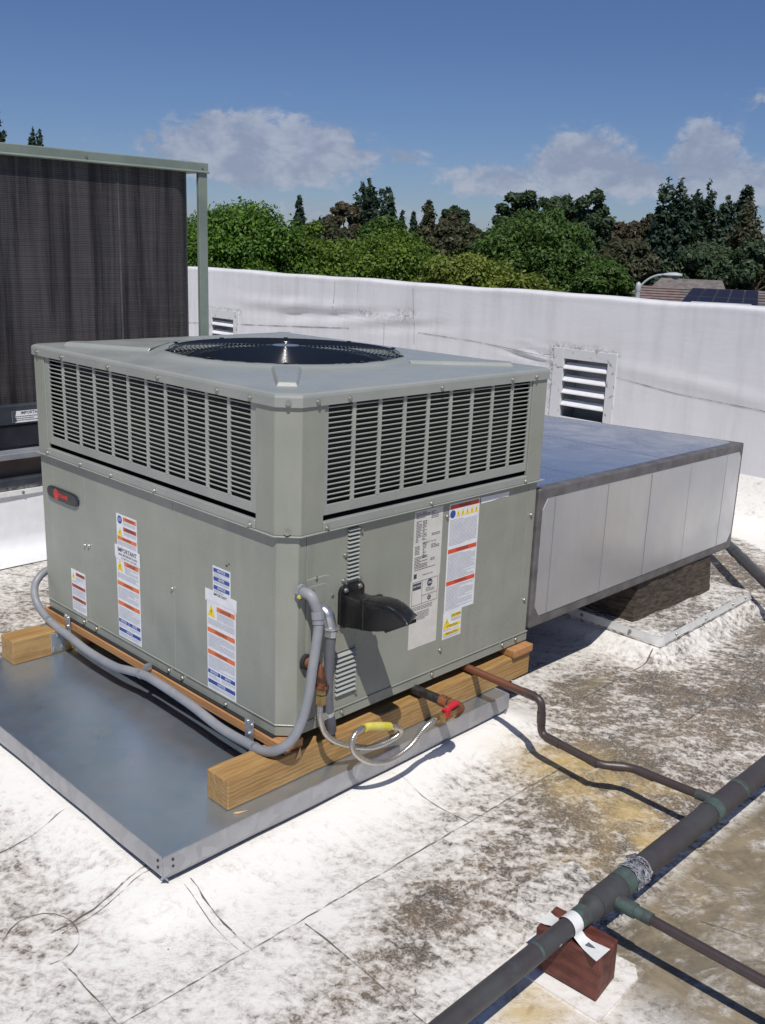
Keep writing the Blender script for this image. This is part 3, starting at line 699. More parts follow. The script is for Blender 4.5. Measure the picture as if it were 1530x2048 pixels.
# lower panels (path direction chosen so the inner side is on the left of travel): left face travels from far (y large) to near (y small)
d = D_
wrap('side_panel', [(d, L_ - d - .01), (d, 1.1437)], .036, ZM + .01, .012, M_PAINT)
wrap('side_panel', [(d, 1.1423), (d, .5777)], .036, ZM + .01, .012, M_PAINT)
wrap('corner_panel', [(d, .5763), (d, CH), (CH, d), (  .0835, d)], .036, ZM + .01, .012, M_PAINT)
wrap('access_panel', [(.0849, d), (1.1375, d)], .036, ZM + .01, .012, M_PAINT)
wrap('end_panel', [(1.1388, d), (W_ - d - .012, d), (W_ - d, d + .012), (W_ - d, .25)], .036, ZM + .01, .012, M_PAINT)
wrap('back_panel', [(W_ - d, .252), (W_ - d, L_ - d), (d, L_ - d), (d, L_ - d - .008)], .036, ZM + .01, .012, M_PAINT)
br = wrap('base_rail', [(d + .001, L_ - d), (d + .001, CH + .001), (CH + .001, d + .001), (W_ - d, d + .001), (W_ - d, L_ - d)], 0.0, .0345, .02, M_PAINT)
# folded drip edge above the base rail
wrap('base_flange', [(d - .003, L_ - d), (d - .003, CH - .001), (CH - .001, d - .003), (W_ - d, d - .003)], .0346, .0385, .010, M_PAINT)
# middle lip between lower cabinet and louvred section
wrap('middle_rail', [(-.003, 1.388), (-.003, .138)], ZM + .003, .656, .02, M_PAINT2)
wrap('middle_rail', [(.138, -.003), (1.108, -.003)], ZM + .003, .656, .02, M_PAINT2)
wrap('drip_flange', [(-.007, L_ + .002), (-.007, CH - .004), (CH - .004, -.007), (W_ + .002, -.007)], ZM - .0015, ZM + .0025, .016, M_PAINT2)
MB().box((.02, .02, ZM + .003), (1.19, 1.46, ZM + .006)).build('partition_deck', M_DARK, AC)
# corner posts
wrap('corner_post', [(0, .1375), (0, CH), (CH, 0), (.1375, 0)], ZM + .003, ZC, .012, M_PAINT)
wrap('corner_post', [(.02, L_), (.0, L_ - .02), (0, 1.3825)], ZM + .003, ZC, .012, M_PAINT)
wrap('corner_post', [(1.1085, 0), (W_ - .02, 0), (W_, .02), (W_, .10)], ZM + .003, ZC, .012, M_PAINT)
wrap('back_panel', [(W_, .102), (W_, L_), (.022, L_)], ZM + .003, ZC, .012, M_PAINT)
# coil behind the louvres
mb = MB().box((.045, .06, .64), (.06, 1.44, .99)).box((.06, .045, .64), (1.16, .06, .99)); mb.build('inner_coil', M_DARK, AC)

def louver_panel(side):
    if side == 'L':
        a0, a1, o0, o1, ncol = .1395, 1.3805, .1655, 1.3535, 11
        bx = lambda u0, u1, d0, d1, z0, z1: ((d0, u0, z0), (d1, u1, z1))
    else:
        a0, a1, o0, o1, ncol = .1395, 1.1065, .1545, 1.0945, 9
        bx = lambda u0, u1, d0, d1, z0, z1: ((u0, d0, z0), (u1, d1, z1))
    zt, zb, pb = .9995, .704, .674
    fr = MB().box(*bx(a0, o0, .004, .012, pb, zt)).box(*bx(o1, a1, .004, .012, pb, zt)).box(*bx(o0, o1, .0041, .012, pb, zb))
    p = fr.build('louver_panel', M_PAINT2, AC, .001)
    ribw = .0135; cw = (o1 - o0 + ribw) / ncol
    rm = None
    for k in range(1, ncol):
        u = o0 + k * cw - ribw
        MB().box(*bx(u, u + ribw, .0035, .0085, zb, zt)).build('louver_rib', M_LOUVER, p)
    for k in range(19):
        z = zb + (k + 1) * (.2975 / 20)
        if side == 'L': prof = [(.0045, z - .0020), (.0034, z + .0008), (.0055, z + .0018), (.0095, z + .0012), (.0095, z - .0006)]; MB().profile_y(prof, o0, o1).build('louver_slat', M_LOUVER, p)
        else: prof = [(.0045, z - .0020), (.0034, z + .0008), (.0055, z + .0018), (.0095, z + .0012), (.0095, z - .0006)]; MB().profile_x(prof, o0, o1).build('louver_slat', M_LOUVER, p)
louver_panel('L'); louver_panel('R')

# ---- top cover with fan opening
FC = (.622, .757); FR = .415
def boundary(ang, off, ch):
    """ray from fan centre to chamfered rectangle grown by off"""
    x0, y0, x1, y1 = -off, -off, W_ + off, L_ + off; dx, dy = math.cos(ang), math.sin(ang); best = 1e9
    planes = [(-1, 0, -x0), (1, 0, x1), (0, -1, -y0), (0, 1, y1)]
    s2 = math.sqrt(.5)
    for (cx, cy, c) in ((x0, y0, ch), (x1, y0, .02), (x0, y1, .02), (x1, y1, .02)):
        nx, ny = (-s2 if cx == x0 else s2), (-s2 if cy == y0 else s2)
        planes.append((nx, ny, nx * cx + ny * cy - c * s2))
    for nx, ny, c in planes:
        den = nx * dx + ny * dy
        if den > 1e-9: best = min(best, (c - nx * FC[0] - ny * FC[1]) / den)
    return best
angs = set(np.round(np.linspace(0, 2 * math.pi, 145)[:-1], 5))
for cx, cy, ch in ((0, 0, CH), (W_, 0, .02), (0, L_, .02), (W_, L_, .02)):
    sx = 1 if cx == 0 else -1; sy = 1 if cy == 0 else -1
    for p in ((cx + sx * ch, cy), (cx, cy + sy * ch)):
        angs.add(round(math.atan2(p[1] - FC[1], p[0] - FC[0]) % (2 * math.pi), 5))
angs = sorted(angs); NA = len(angs); vs = []
rings = [('b', -.006, ZC - .004), ('b', .006, ZC - .004), ('b', .006, ZT - .012), ('b', .004, ZT - .005), ('b', -.004, ZT - .001), ('b', -.016, ZT), ('m', .5, ZT + .003), ('r', .478, ZT + .006), ('r', .464, ZT + .011), ('r', .452, ZT + .016), ('r', .432, ZT + .017), ('r', .420, ZT + .014), ('r', .415, ZT + .004), ('r', .413, ZT - .10)]
for kind, v, z in rings:
    for a in angs:
        if kind == 'b': r_ = boundary(a, v, CH + .0)
        elif kind == 'm': r_ = (boundary(a, -.016, CH) + .478) / 2
        else: r_ = v
        vs.append((FC[0] + r_ * math.cos(a), FC[1] + r_ * math.sin(a), z))
fs = [(j * NA + i, j * NA + (i + 1) % NA, (j + 1) * NA + (i + 1) % NA, (j + 1) * NA + i) for j in range(len(rings) - 1) for i in range(NA)]
mb = MB(); mb.add(vs, fs, 0, False); TOP = mb.build('top_cover', M_PAINT2, AC)
for p in TOP.data.polygons:
    if p.index >= NA * 5: p.use_smooth = True
# stiffening ribs pressed towards the four corners
for (cx, cy) in ((0, 0), (W_, 0), (0, L_), (W_, L_)):
    c = Vector((FC[0], FC[1])); t = (Vector((cx, cy)) - c); Ld = t.length; t.normalize(); nn = Vector((-t.y, t.x))
    end = {(0, 0): Ld - .155, (W_, 0): Ld - .13, (0, L_): Ld - .13, (W_, L_): Ld - .14}[(cx, cy)]
    w0, w1 = (.050, .034) if (cx, cy) in ((0, 0), (W_, L_)) else (.13, .028)
    vs = []
    for (dd, hw, z) in ((.468, w0, ZT + .006), (end, w1, ZT - .004)):
        for s in (-1, 1): q = c + t * dd + nn * s * hw; vs.append((q.x, q.y, z))
    for (dd, hw, z) in ((.462, w0 - .008, ZT + .0155), (end - .014, w1 - .008, ZT + .013)):
        for s in (-1, 1): q = c + t * dd + nn * s * hw; vs.append((q.x, q.y, z))
    MB().add(vs, [(0, 2, 6, 4), (1, 5, 7, 3), (2, 3, 7, 6), (4, 6, 7, 5), (0, 4, 5, 1)]).build('stiffening_rib', M_PAINT2, AC, .003, 2)

# fan and guard
mb = MB()
zr = lambda r_: ZT + .017 + .016 * (1 - (r_ / .43) ** 2)
for k in range(25):
    r_ = .055 + k * .0150
    mb.tube([(FC[0] + r_ * math.cos(a), FC[1] + r_ * math.sin(a), zr(r_)) for a in np.linspace(0, 2 * math.pi, 73)[:-1]], .0019, 6, closed=True)
guard = mb.build('fan_guard', M_WIRE, AC)
for k in range(10):
    a = k * 2 * math.pi / 10 + .25; pts = [(FC[0] + r_ * math.cos(a), FC[1] + r_ * math.sin(a), zr(r_) - .0045) for r_ in np.linspace(.03, .428, 10)]
    pts.append((FC[0] + .432 * math.cos(a), FC[1] + .432 * math.sin(a), ZT + .006))
    MB().tube(pts, .0026, 6).build('guard_spoke', M_WIRE, guard)
    MB().box((pts[-2][0] - .006, pts[-2][1] - .006, ZT + .0165), (pts[-2][0] + .006, pts[-2][1] + .006, ZT + .022)).build('guard_clip', M_WIRE, guard)
MB().tube([(FC[0], FC[1], ZT + .028), (FC[0], FC[1], ZT + .034)], .05, 24, smooth=False).build('guard_hub', M_WIRE, guard)
fan = MB().tube([(FC[0], FC[1], .88), (FC[0], FC[1], .99)], .09, 24, smooth=False).build('fan_motor', M_BLACK, AC)
for k in range(3):
    a0 = k * 2.094; vs = []
    for i in range(9):
        r_ = .08 + .31 * i / 8; hw = .35 + .25 * (i / 8)
        for s in (-1, 0, 1):
            a = a0 + s * hw + .15 * i / 8; vs.append((FC[0] + r_ * math.cos(a), FC[1] + r_ * math.sin(a), .955 + s * .035))
    fs = [(3 * i + j, 3 * i + j + 1, 3 * i + j + 4, 3 * i + j + 3) for i in range(8) for j in range(2)]
    MB().add(vs, fs, 0, True).build('fan_blade', M_STEEL, fan)
MB().box((.06, .06, .80), (1.15, 1.42, .805)).build('fan_shroud_floor', M_DARK, AC)

# screws
scr = MB(); n6 = 8
def screw_mesh(axis):
    mb = MB(); N = {'x': Vector((-1, 0, 0)), 'y': Vector((0, -1, 0)), 'd': Vector((-.7071, -.7071, 0))}[axis]
    mb.tube([N * 0, N * .0015], .0085, 12, smooth=False); mb.tube([N * .0015, N * .0065], .0052, 6, smooth=False)
    me = mb.build('screw_tmp', M_SCREW); m_ = me.data; bpy.data.objects.remove(me); m_.name = 'screw_' + axis; return m_
SM = {a: screw_mesh(a) for a in 'xyd'}
def screw(p, axis, parent=AC):
    o = link('screw', SM[axis], parent); q = parent; off = Vector((0, 0, 0))
    while q is not None: off += Vector(q.location); q = q.parent
    o.location = Vector(p) - off; return o
for y in (1.42, 1.235, .92, .62, .31, .155): screw((-.0065, y, 1.008), 'x')
for x in (.105, .225, .62, .98, 1.115): screw((x, -.0065, 1.008), 'y')
screw((.0195, .0195, 1.008), 'd'); screw((.0215, .0215, .640), 'd')
for y in (1.385, 1.14, .93, .66, .16): screw((-.0035, y, .638), 'x')
for x in (.15, .60, 1.10): screw((x, -.0035, .638), 'y')
for y, z in ((1.155, .33), (1.125, .335), (.588, .32), (1.19, .018), (1.10, .018), (.62, .018), (.54, .018), (.30, .012)): screw((D_ - .0005, y, z), 'x')
for x, z in ((.30, .60), (.695, .575), (.236, .535), (1.165, .50), (1.165, .17), (.105, .455), (.185, .42), (.12, .487), (.295, .07), (.66, .020), (1.13, .02), (.695, .10), (.155, .015), (.24, .02), (1.05, .02), (.30, .448), (.232, .455)): screw((x, D_ - .0005, z), 'y')
MB().box((.0085, .285, .474), (.0105, .294, .479)).build('tiny_hole', M_BLACK, AC); MB().box((.0085, .275, .482), (.0105, .281, .486)).build('tiny_hole', M_BLACK, AC)

# vertical louvre strip above the hood and small louvre by the corner
def face_louver(x0, x1, z0, z1, n_, name):
    MB().box((x0 - .004, D_ - .0015, z0 - .004), (x1 + .004, D_ + .001, z1 + .004)).build(name, M_PAINT, AC)
    par = bpy.data.objects[name] if False else AC.children[-1]
    par = [c for c in AC.children if c.name.startswith(name)][-1]
    p = (z1 - z0) / n_
    for k in range(n_):
        zb = z0 + k * p
        MB().profile_x([(D_ - .002, zb + .002), (D_ - .010, zb + .003), (D_ - .0105, zb + .005), (D_ - .002, zb + p * .80)], x0, x1).build('louver_fin', M_LOUVER, par)
        MB().box((x0, D_ - .0022, zb + p * .80), (x1, D_ - .0014, zb + p * 1.01)).build('louver_gap', M_DARK, par)
face_louver(.243, .288, .452, .618, 13, 'vent_strip')
face_louver(.205, .288, .082, .226, 9, 'intake_louver')
# raised utility plate with rounded top corner
def plate(x0, x1, z0, z1, y, r_, mat, name, th=.004):
    pts = [(x0, z0), (x1, z0)] + [(x1 - r_ + r_ * math.cos(a), z1 - r_ + r_ * math.sin(a)) for a in np.linspace(0, math.pi / 2, 7)] + [(x0, z1)]
    vs = [(x, y, z) for x, z in pts] + [(x, y + th, z) for x, z in pts]; n_ = len(pts)
    return MB().add(vs, [tuple(range(n_)), tuple(range(n_, 2 * n_))[::-1]] + [(i, n_ + i, n_ + (i + 1) % n_, (i + 1) % n_) for i in range(n_)]).build(name, mat, AC, .0015, 2)
plate(.086, .198, .235, .490, D_ - .004, .045, M_PAINT, 'utility_plate', .008)
plate(.086, .178, .24, .468, D_ - .006, .035, M_PAINT, 'utility_cover', .003)

# badge with red emblem and lettering
def text_mesh(s, size, mat, bold=0.0):
    cu = bpy.data.curves.new('t', 'FONT'); cu.body = s; cu.size = size; cu.align_x = 'CENTER'; cu.align_y = 'CENTER'; cu.offset = bold; cu.resolution_u = 2
    o = bpy.data.objects.new('t', cu); COL.objects.link(o); dg = bpy.context.evaluated_depsgraph_get(); dg.update()
    me = o.evaluated_get(dg).to_mesh(); vs = [v.co.copy() for v in me.vertices]; fs = [tuple(p.vertices) for p in me.polygons]
    o.evaluated_get(dg).to_mesh_clear(); bpy.data.objects.remove(o); bpy.data.curves.remove(cu)
    return vs, fs
TC = {}
class Flat:
    """flat printed thing on a face: u to the right as read, v downwards, both in metres"""
    def __init__(s, origin, side, mats):
        s.o = Vector(origin); s.U = Vector((0, -1, 0)) if side == 'L' else Vector((1, 0, 0)); s.N = Vector((-1, 0, 0)) if side == 'L' else Vector((0, -1, 0)); s.mb = MB(); s.mats = mats
    def p(s, u, v, h): return s.o + s.U * u + Vector((0, 0, -v)) + s.N * h
    def rect(s, u0, v0, u1, v1, mi, h=.0008):
        q = [s.p(u0, v1, h), s.p(u1, v1, h), s.p(u1, v0, h), s.p(u0, v0, h)]; b = [s.p(u0, v1, -.002), s.p(u1, v1, -.002), s.p(u1, v0, -.002), s.p(u0, v0, -.002)]
        if h <= .0009: s.mb.add(q + b, [(0, 1, 2, 3), (0, 4, 5, 1), (1, 5, 6, 2), (2, 6, 7, 3), (3, 7, 4, 0)], mi)
        else: s.mb.add(q, [(0, 1, 2, 3)], mi)
    def poly(s, pts, mi, h=.0011): s.mb.add([s.p(u, v, h) for u, v in pts], [tuple(range(len(pts)))], mi)
    def disc(s, u, v, r_, mi, h=.0011, n_=20): s.poly([(u + r_ * math.cos(-a), v + r_ * math.sin(-a)) for a in np.linspace(0, 2 * math.pi, n_ + 1)[:-1]], mi, h)
    def text(s, t, u, v, size, mi, h=.0014, bold=0.0, sx=1.0):
        k = (t, bold)
        if k not in TC: TC[k] = text_mesh(t, 1.0, None, bold)
        vs, fs = TC[k]; s.mb.add([s.p(u + p.x * size * sx, v - p.y * size, h) for p in vs], fs, mi)
    def lines(s, u0, v0, u1, v1, pitch, mi, th=.35, words=True):
        v = v0
        while v + pitch <= v1:
            u = u0; end = u1 if random.random() < .7 else u0 + (u1 - u0) * random.uniform(.4, .95)
            while u < end:
                w = random.uniform(.004, .014) if words else end - u
                w = min(w, end - u); s.rect(u, v, u + w, v + pitch * th, mi, .0012); u += w + .0014
            v += pitch
    def tri(s, u, v, w, h_, mi=4, ink=3):
        s.poly([(u - w / 2, v + h_), (u + w / 2, v + h_), (u, v)], mi); s.poly([(u - w * .04, v + h_ * .35), (u + w * .10, v + h_ * .6), (u - w * .02, v + h_ * .6), (u + w * .02, v + h_ * .88), (u - w * .12, v + h_ * .55), (u, v + h_ * .55)], ink, .0013)
    def build(s, name, label=None, parent=AC):
        o = s.mb.build(name, s.mats, parent)
        if label: o['label'] = label
        return o
LM = [M_PAPER, M_ORANGE, M_BLUE, M_INK, M_YEL, M_GREYINK, M_REDOR, M_BROWNRED, M_PAPER2, M_WHITEINK]
# badge
pts = []
mbz = MB(); bw, bh = .235, .048
out = []
for a in np.linspace(0, 2 * math.pi, 41)[:-1]:
    cx, sx = math.cos(a), math.sin(a); out.append((bw / 2 * (abs(cx) ** .35) * (1 if cx > 0 else -1), bh / 2 * (abs(sx) ** .7) * (1 if sx > 0 else -1)))
vs = [(D_ - .0005, 1.30 - u, .487 + v) for u, v in out] + [(D_ - .006, 1.30 - u, .487 + v) for u, v in out] + [(D_ - .0095, 1.30 - u * .95, .487 + v * .86) for u, v in out]
n_ = len(out); mbz.add(vs, [(i, (i + 1) % n_, n_ + (i + 1) % n_, n_ + i) for i in range(n_)] + [(n_ + i, n_ + (i + 1) % n_, 2 * n_ + (i + 1) % n_, 2 * n_ + i) for i in range(n_)] + [tuple(range(2 * n_, 3 * n_))], 0)
bdg = mbz.build('badge', M_BADGE, AC)
F = Flat((D_ - .0095, 1.30 + .1175, .511), 'L', [M_RED, M_BADGE])
F.disc(.078, .024, .0205, 0, .0008, 24); F.disc(.078, .024, .0165, 1, .0010, 24); F.disc(.078, .024, .0145, 0, .0012, 24)
F.text('T', .078, .0235, .022, 1, .0015, .02); F.text('TRANE', .133, .0245, .0215, 0, .0010, .035, .95)
F.build('badge_print', None, bdg)

def warn(F, u0, u1, v, h_, word, mi, ink=3, size=None):
    F.rect(u0, v, u1, v + h_, mi, .0011); F.text(word, (u0 + u1) / 2, v + h_ / 2, size or h_ * .85, ink, .0014, .02)
# A: small label low at the logo end
F = Flat((D_, 1.272, .211), 'L', LM); w, h = .105, .165; F.rect(0, 0, w, h, 0); F.tri(.017, .012, .026, .024)
warn(F, .036, w - .003, .008, .013, 'WARNING', 7); F.lines(.036, .026, w - .005, .044, .0042, 5); F.lines(.005, .044, w - .005, .056, .0042, 5)
warn(F, .003, w - .003, .058, .013, 'WARNING', 7); F.lines(.005, .075, w - .005, .106, .0042, 5)
warn(F, .003, w - .003, .109, .013, 'WARNING', 7); F.lines(.005, .126, w - .005, .160, .0042, 5); F.build('warning_label', 'small white warning label low beside the logo end seam')
# B
F = Flat((D_, .926, .504), 'L', LM); w, h = .130, .120; F.rect(0, 0, w, h, 0); F.disc(.022, .020, .015, 2); F.lines(.012, .014, .032, .027, .004, 9)
warn(F, .044, w - .003, .006, .014, 'WARNING', 1); F.lines(.046, .024, w - .006, .040, .004, 5)
F.tri(.022, .047, .032, .030); warn(F, .044, w - .003, .042, .014, 'WARNING', 7); F.lines(.046, .060, w - .006, .076, .004, 5)
warn(F, .004, w - .003, .080, .013, 'WARNING', 1); F.lines(.006, .097, w - .006, .117, .004, 5); F.build('warning_label', 'white label with blue disc above the IMPORTANT label')
def important(F, w, h, hv):
    F.rect(-.008, 0, w + .004, hv, 0, .0009); F.rect(0, hv, w, h, 0)
    v = hv + .006
    F.tri(.024, v, .040, .042); warn(F, .052, w - .004, v + .002, .016, 'DANGER', 1); F.lines(.054, v + .022, w - .008, v + .050, .0042, 5); F.lines(.006, v + .050, w - .006, v + .072, .0042, 5)
    b = (h - hv)
    v = hv + .088 * b / .30; warn(F, .003, w - .004, v, .015, 'WARNING', 1); F.lines(.006, v + .021, w - .006, v + .068, .0042, 5)
    v = hv + .163 * b / .30; warn(F, .003, w - .004, v, .015, 'WARNING', 1); F.lines(.006, v + .021, w - .006, v + .064, .0042, 5)
    v = hv + .232 * b / .30; warn(F, .003, w * .46, v, .013, 'NOTICE', 2, 9); warn(F, w * .48, w - .004, v, .013, 'NOTE', 2, 9); F.lines(.006, v + .017, w * .44, v + .032, .0042, 5); F.lines(w * .5, v + .017, w - .006, v + .032, .0042, 5)
    v = hv + .266 * b / .30; warn(F, .003, w - .004, v, .013, 'NOTICE', 2, 9); F.lines(.006, v + .017, w - .006, v + .030, .0042, 5)
F = Flat((D_, .936, .388), 'L', LM); F.rect(-.003, 0, .157, .050, 0, .0016); F.text('IMPORTANT', .075, .014, .022, 3, .0021, .02); F.text('READ BEFORE INSTALLING', .078, .030, .010, 3, .0021, .02); F.text('TO REMOVE THIS PANEL', .085, .042, .009, 3, .0021)
important(F, .148, .342, .044); F.build('warning_label', 'tall middle label headed IMPORTANT with orange bands')
F = Flat((D_, .361, .460), 'L', LM); w = .090; F.rect(0, 0, w, .10, 0)
for k, wd in enumerate(('NOTICE', 'NOTE', 'NOTICE')): warn(F, .004, w - .004, .006 + k * .028, .013, wd, 2, 9); F.lines(.006, .022 + k * .028, w - .006, .034 + k * .028, .004, 5)
F.build('warning_label', 'small blue banded label above the tall label nearest the corner')
F = Flat((D_, .394, .376), 'L', LM); F.rect(-.006, 0, .153, .036, 0, .0016); F.text('IMPORTANT', .072, .008, .012, 3, .0021, .02); F.lines(.0, .016, .148, .034, .0040, 5)
important(F, .149, .338, .040); F.build('warning_label', 'tall label nearest the corner with yellow lightning triangle')
# right face: nameplate
F = Flat((.536, D_, .617), 'R', LM); w, h = .137, .474
F.rect(0, 0, w, .235, 8); F.rect(-.004, .235, w - .003, h, 8)
for (u, v, uu, vv) in ((.008, .012, .075, .030), (.010, .034, .035, .108), (.040, .036, .060, .105), (.008, .118, .030, .150), (.045, .112, .062, .165), (.008, .155, .070, .198), (.010, .198, .110, .206), (.080, .010, .115, .040), (.085, .085, .125, .100), (.085, .122, .125, .140), (.085, .170, .115, .185)):
    F.lines(u, v, uu, vv, .0052, 3, .45)
F.text('MODEL  SERIAL', .030, .008, .008, 3); F.text('208/230 V  60 HZ', .075, .112, .009, 3)
F.rect(.008, .212, .022, .228, 3, .0011); F.text('MADE IN USA', .075, .222, .008, 3)
for (u0, v0, u1, v1) in ((.002, .240, .128, .2415), (.002, .240, .0035, .322), (.002, .3205, .126, .322), (.126, .240, .1275, .322), (.050, .240, .0515, .322), (.050, .293, .127, .2945)): F.rect(u0, v0, u1, v1, 3, .0011)
F.rect(.006, .245, .046, .268, 3, .0011); F.text('CERTIFIED', .026, .256, .0085, 9, .0014); F.disc(.088, .255, .013, 3); F.text('CSA', .088, .255, .010, 9, .0014, .02); F.lines(.070, .271, .110, .290, .005, 3); F.disc(.088, .307, .009, 3); F.text('C', .088, .307, .013, 8, .0014, .02)
F.lines(.004, .328, .105, .346, .0052, 3); F.lines(.020, .348, .090, .382, .0052, 3)
F.build('nameplate', 'long cream rating plate on the hood side')
F = Flat((.705, D_, .614), 'R', LM); w, h = .156, .385; F.rect(0, 0, w, h, 0); warn(F, .004, w - .004, .004, .015, 'WARNING', 6)
F.disc(.018, .036, .014, 2)
for k in range(5): F.tri(.046 + k * .0235, .022, .020, .026)
F.lines(.006, .056, w - .008, .152, .0046, 5); warn(F, .003, w - .004, .158, .015, 'WARNING', 6); F.lines(.006, .178, w - .008, .270, .0046, 5)
warn(F, .003, w - .004, .272, .015, 'WARNING', 6); F.lines(.006, .292, w - .010, .380, .0046, 5); F.build('warning_label', 'long white label with red bands and five yellow triangles')
F = Flat((.703, D_, .229), 'R', LM); w, h = .096, .096; F.rect(0, 0, w, h, 0, .0007); F.tri(.020, .018, .030, .028); warn(F, .040, w - .003, .010, .013, 'CAUTION', 4); F.lines(.042, .026, w - .004, .040, .004, 5)
warn(F, .003, w - .003, .046, .012, 'ATTENTION', 4); F.lines(.005, .061, w - .005, .070, .004, 5); warn(F, .003, w - .003, .072, .012, 'PRECAUCION', 4); F.lines(.005, .086, w - .005, .095, .004, 5); F.build('caution_label', 'small yellow banded caution label')
F = Flat((.866, D_, .612), 'R', LM); F.poly([(0, 0), (.16, .002), (.155, .02), (.11, .0175), (.06, .022), (.004, .022)], 0, .0008); F.build('label_residue', 'strip of torn white label residue')

# ---- exhaust hood
hood = None
def hood_build():
    x0, x1 = .210, .312
    fl = MB(); rr = .020; outl = []
    for cx, cz, a0 in ((x1 - rr, .441 - rr, 0), (x0 + rr, .441 - rr, 90), (x0 + rr, .305 + rr, 180), (x1 - rr, .305 + rr, 270)):
        for k in range(5): aa = R(a0 + k * 22.5); outl.append((cx + rr * math.cos(aa), cz + rr * math.sin(aa)))
    N = len(outl)
    vs = [(x, D_, z) for x, z in outl] + [(x, D_ - .012, z) for x, z in outl]
    fl.add(vs, [tuple(range(N, 2 * N)), tuple(range(N))[::-1]] + [(i, (i + 1) % N, N + (i + 1) % N, N + i) for i in range(N)])
    h_ = fl.build('exhaust_hood', M_BLACKPL, AC, .002, 2)
    S = [(.000, .414, .316), (-.03, .414, .320), (-.055, .4145, .325), (-.080, .418, .329), (-.115, .426, .335), (-.150, .432, .345), (-.185, .434, .357), (-.215, .431, .371), (-.240, .4235, .385), (-.260, .413, .396), (-.272, .4035, .4010)]
    vs = []; K = 12; xa, xb = .222, .300
    for (y, zt, zb) in S:
        sh = lambda x: y * (1 - .14 * (x - xa) / (xb - xa))
        sec = [(xa, zb), (xa, zt - .020), (xa + .002, zt - .010), (xa + .007, zt - .004), (xa + .013, zt - .001), (xa + .026, zt + .001), (xb - .026, zt + .001), (xb - .013, zt - .001), (xb - .007, zt - .004), (xb - .002, zt - .010), (xb, zt - .020), (xb, zb)]
        for x, z in sec: vs.append((x, sh(x), max(z, zb)))
    fs = [(i * K + k, i * K + (k + 1), (i + 1) * K + (k + 1), (i + 1) * K + k) for i in range(len(S) - 1) for k in range(K - 1)]
    fs.append(tuple(range((len(S) - 1) * K, len(S) * K)))
    mb = MB().add(vs, fs, 0, True)
    inn = [(v[0] * .94 + .261 * .06, v[1] * .98, v[2] - .003) for v in vs]
    mb.add(inn, [f[::-1] for f in fs], 0, True); mb.build('hood_shell', M_BLACKPL, h_)
    MB().box((xa - .003, -.092, .327), (xb + .003, -.076, .4225)).build('hood_rim', M_BLACKPL, h_, .003, 2)
    MB().profile_x([(-.172, .356), (-.182, .3485), (-.232, .378), (-.232, .390)], xa + .001, xb - .001).build('hood_lip', M_BLACKPL, h_)
    for x, z in ((.232, .428), (.290, .430)): screw((x, D_ - .0125, z), 'y')
hood_build()

# ================================================================== BRACKETS AND CLIPS
def bracket(label, boxes, heads):
    t = link('strap_bracket', None, loc=boxes[0][0]); tag(t, label, 'bracket', 'zinc straps tying the cabinet to the timber')
    mb = MB()
    for lo, hi in boxes: mb.box(lo, hi)
    mb.build('strap_plate', M_BRKT, t, .0008)
    for p, ax in heads:
        N = Vector((-1, 0, 0)) if ax == 'x' else Vector((0, -1, 0)); p = Vector(p)
        MB().tube([p, p + N * .004], .0065, 10, smooth=False).build('bolt', M_CAST, t)
bracket('zinc strap near the front corner of the long side', [((-.014, .130, -.048), (-.011, .172, .024))], [((-.014, .160, .016), 'x'), ((-.014, .140, .010), 'x'), ((-.014, .152, -.022), 'x')])
bracket('upper zinc strap at the logo end above the far beam', [((-.014, 1.262, -.048), (-.011, 1.300, .024))], [((-.014, 1.290, .018), 'x'), ((-.014, 1.275, .012), 'x'), ((-.014, 1.28, -.022), 'x')])
bracket('lower zinc strap on the face of the far beam', [((-.075, 1.2985, -.122), (-.018, 1.3015, -.045))], [((-.045, 1.2985, -.060), 'y'), ((-.062, 1.2985, -.108), 'y'), ((-.030, 1.2985, -.108), 'y')])

# ================================================================== CONDUITS
def ribbed(pts, r_, step, amp, seg=14):
    P = resample(smooth_path(pts, 10), step); mb = MB(); mb.tube(P, [r_ + (amp if i % 2 else -amp) for i in range(len(P))], seg); return mb
CT = thing('flexible_conduit', 'light grey flexible conduit looping from the corner fitting along the timber rail', 'conduit', (.05, -.05, .3))
path = [(.082, -.050, .410), (.078, -.056, .385), (.066, -.062, .33), (.050, -.064, .25), (.036, -.064, .165), (.014, -.060, .09), (-.014, -.048, .035), (-.038, -.015, .000), (-.042, .04, -.026), (-.040, .112, -.036), (-.040, .264, -.038), (-.040, .426, -.020), (-.040, .63, -.011), (-.040, .714, -.015), (-.042, .80, -.03), (-.044, .89, -.045), (-.044, 1.066, -.048), (-.042, 1.214, -.036), (-.040, 1.354, -.025), (-.040, 1.455, .010), (-.036, 1.497, .059), (-.012, 1.512, .105), (.05, 1.52, .135), (.2, 1.525, .15)]
ribbed(path, .0148, .0032, .00035).build('conduit_hose', M_CONDUIT, CT)
pe = round_poly([(.060, .004, .462), (.064, -.040, .462), (.082, -.050, .405)], .035, 6)
MB().tube(pe, [.016] * len(pe), 16).build('elbow_fitting', M_CONDUIT, CT)
MB().tube([(.060, .006, .462), (.0605, -.006, .462)], .024, 8, smooth=False).build('lock_nut', M_CONDUIT, CT)
MB().tube([(.079, -.049, .412), (.0775, -.0535, .390)], .0195, 12, smooth=False).build('compression_nut', M_CONDUIT, CT)
MB().tube([(.0772, -.0540, .388), (.076, -.0565, .376)], .0175, 16, smooth=False).build('ferrule', M_CONDUIT, CT)
MB().tube([(.0445, -.004, .452), (.0445, -.010, .452)], .006, 8, smooth=False).build('yellow_ring', M_YSTK, CT)
CT2 = thing('dark_conduit', 'darker grey conduit dropping from a silver elbow beside the hood', 'conduit', (.12, -.04, .2))
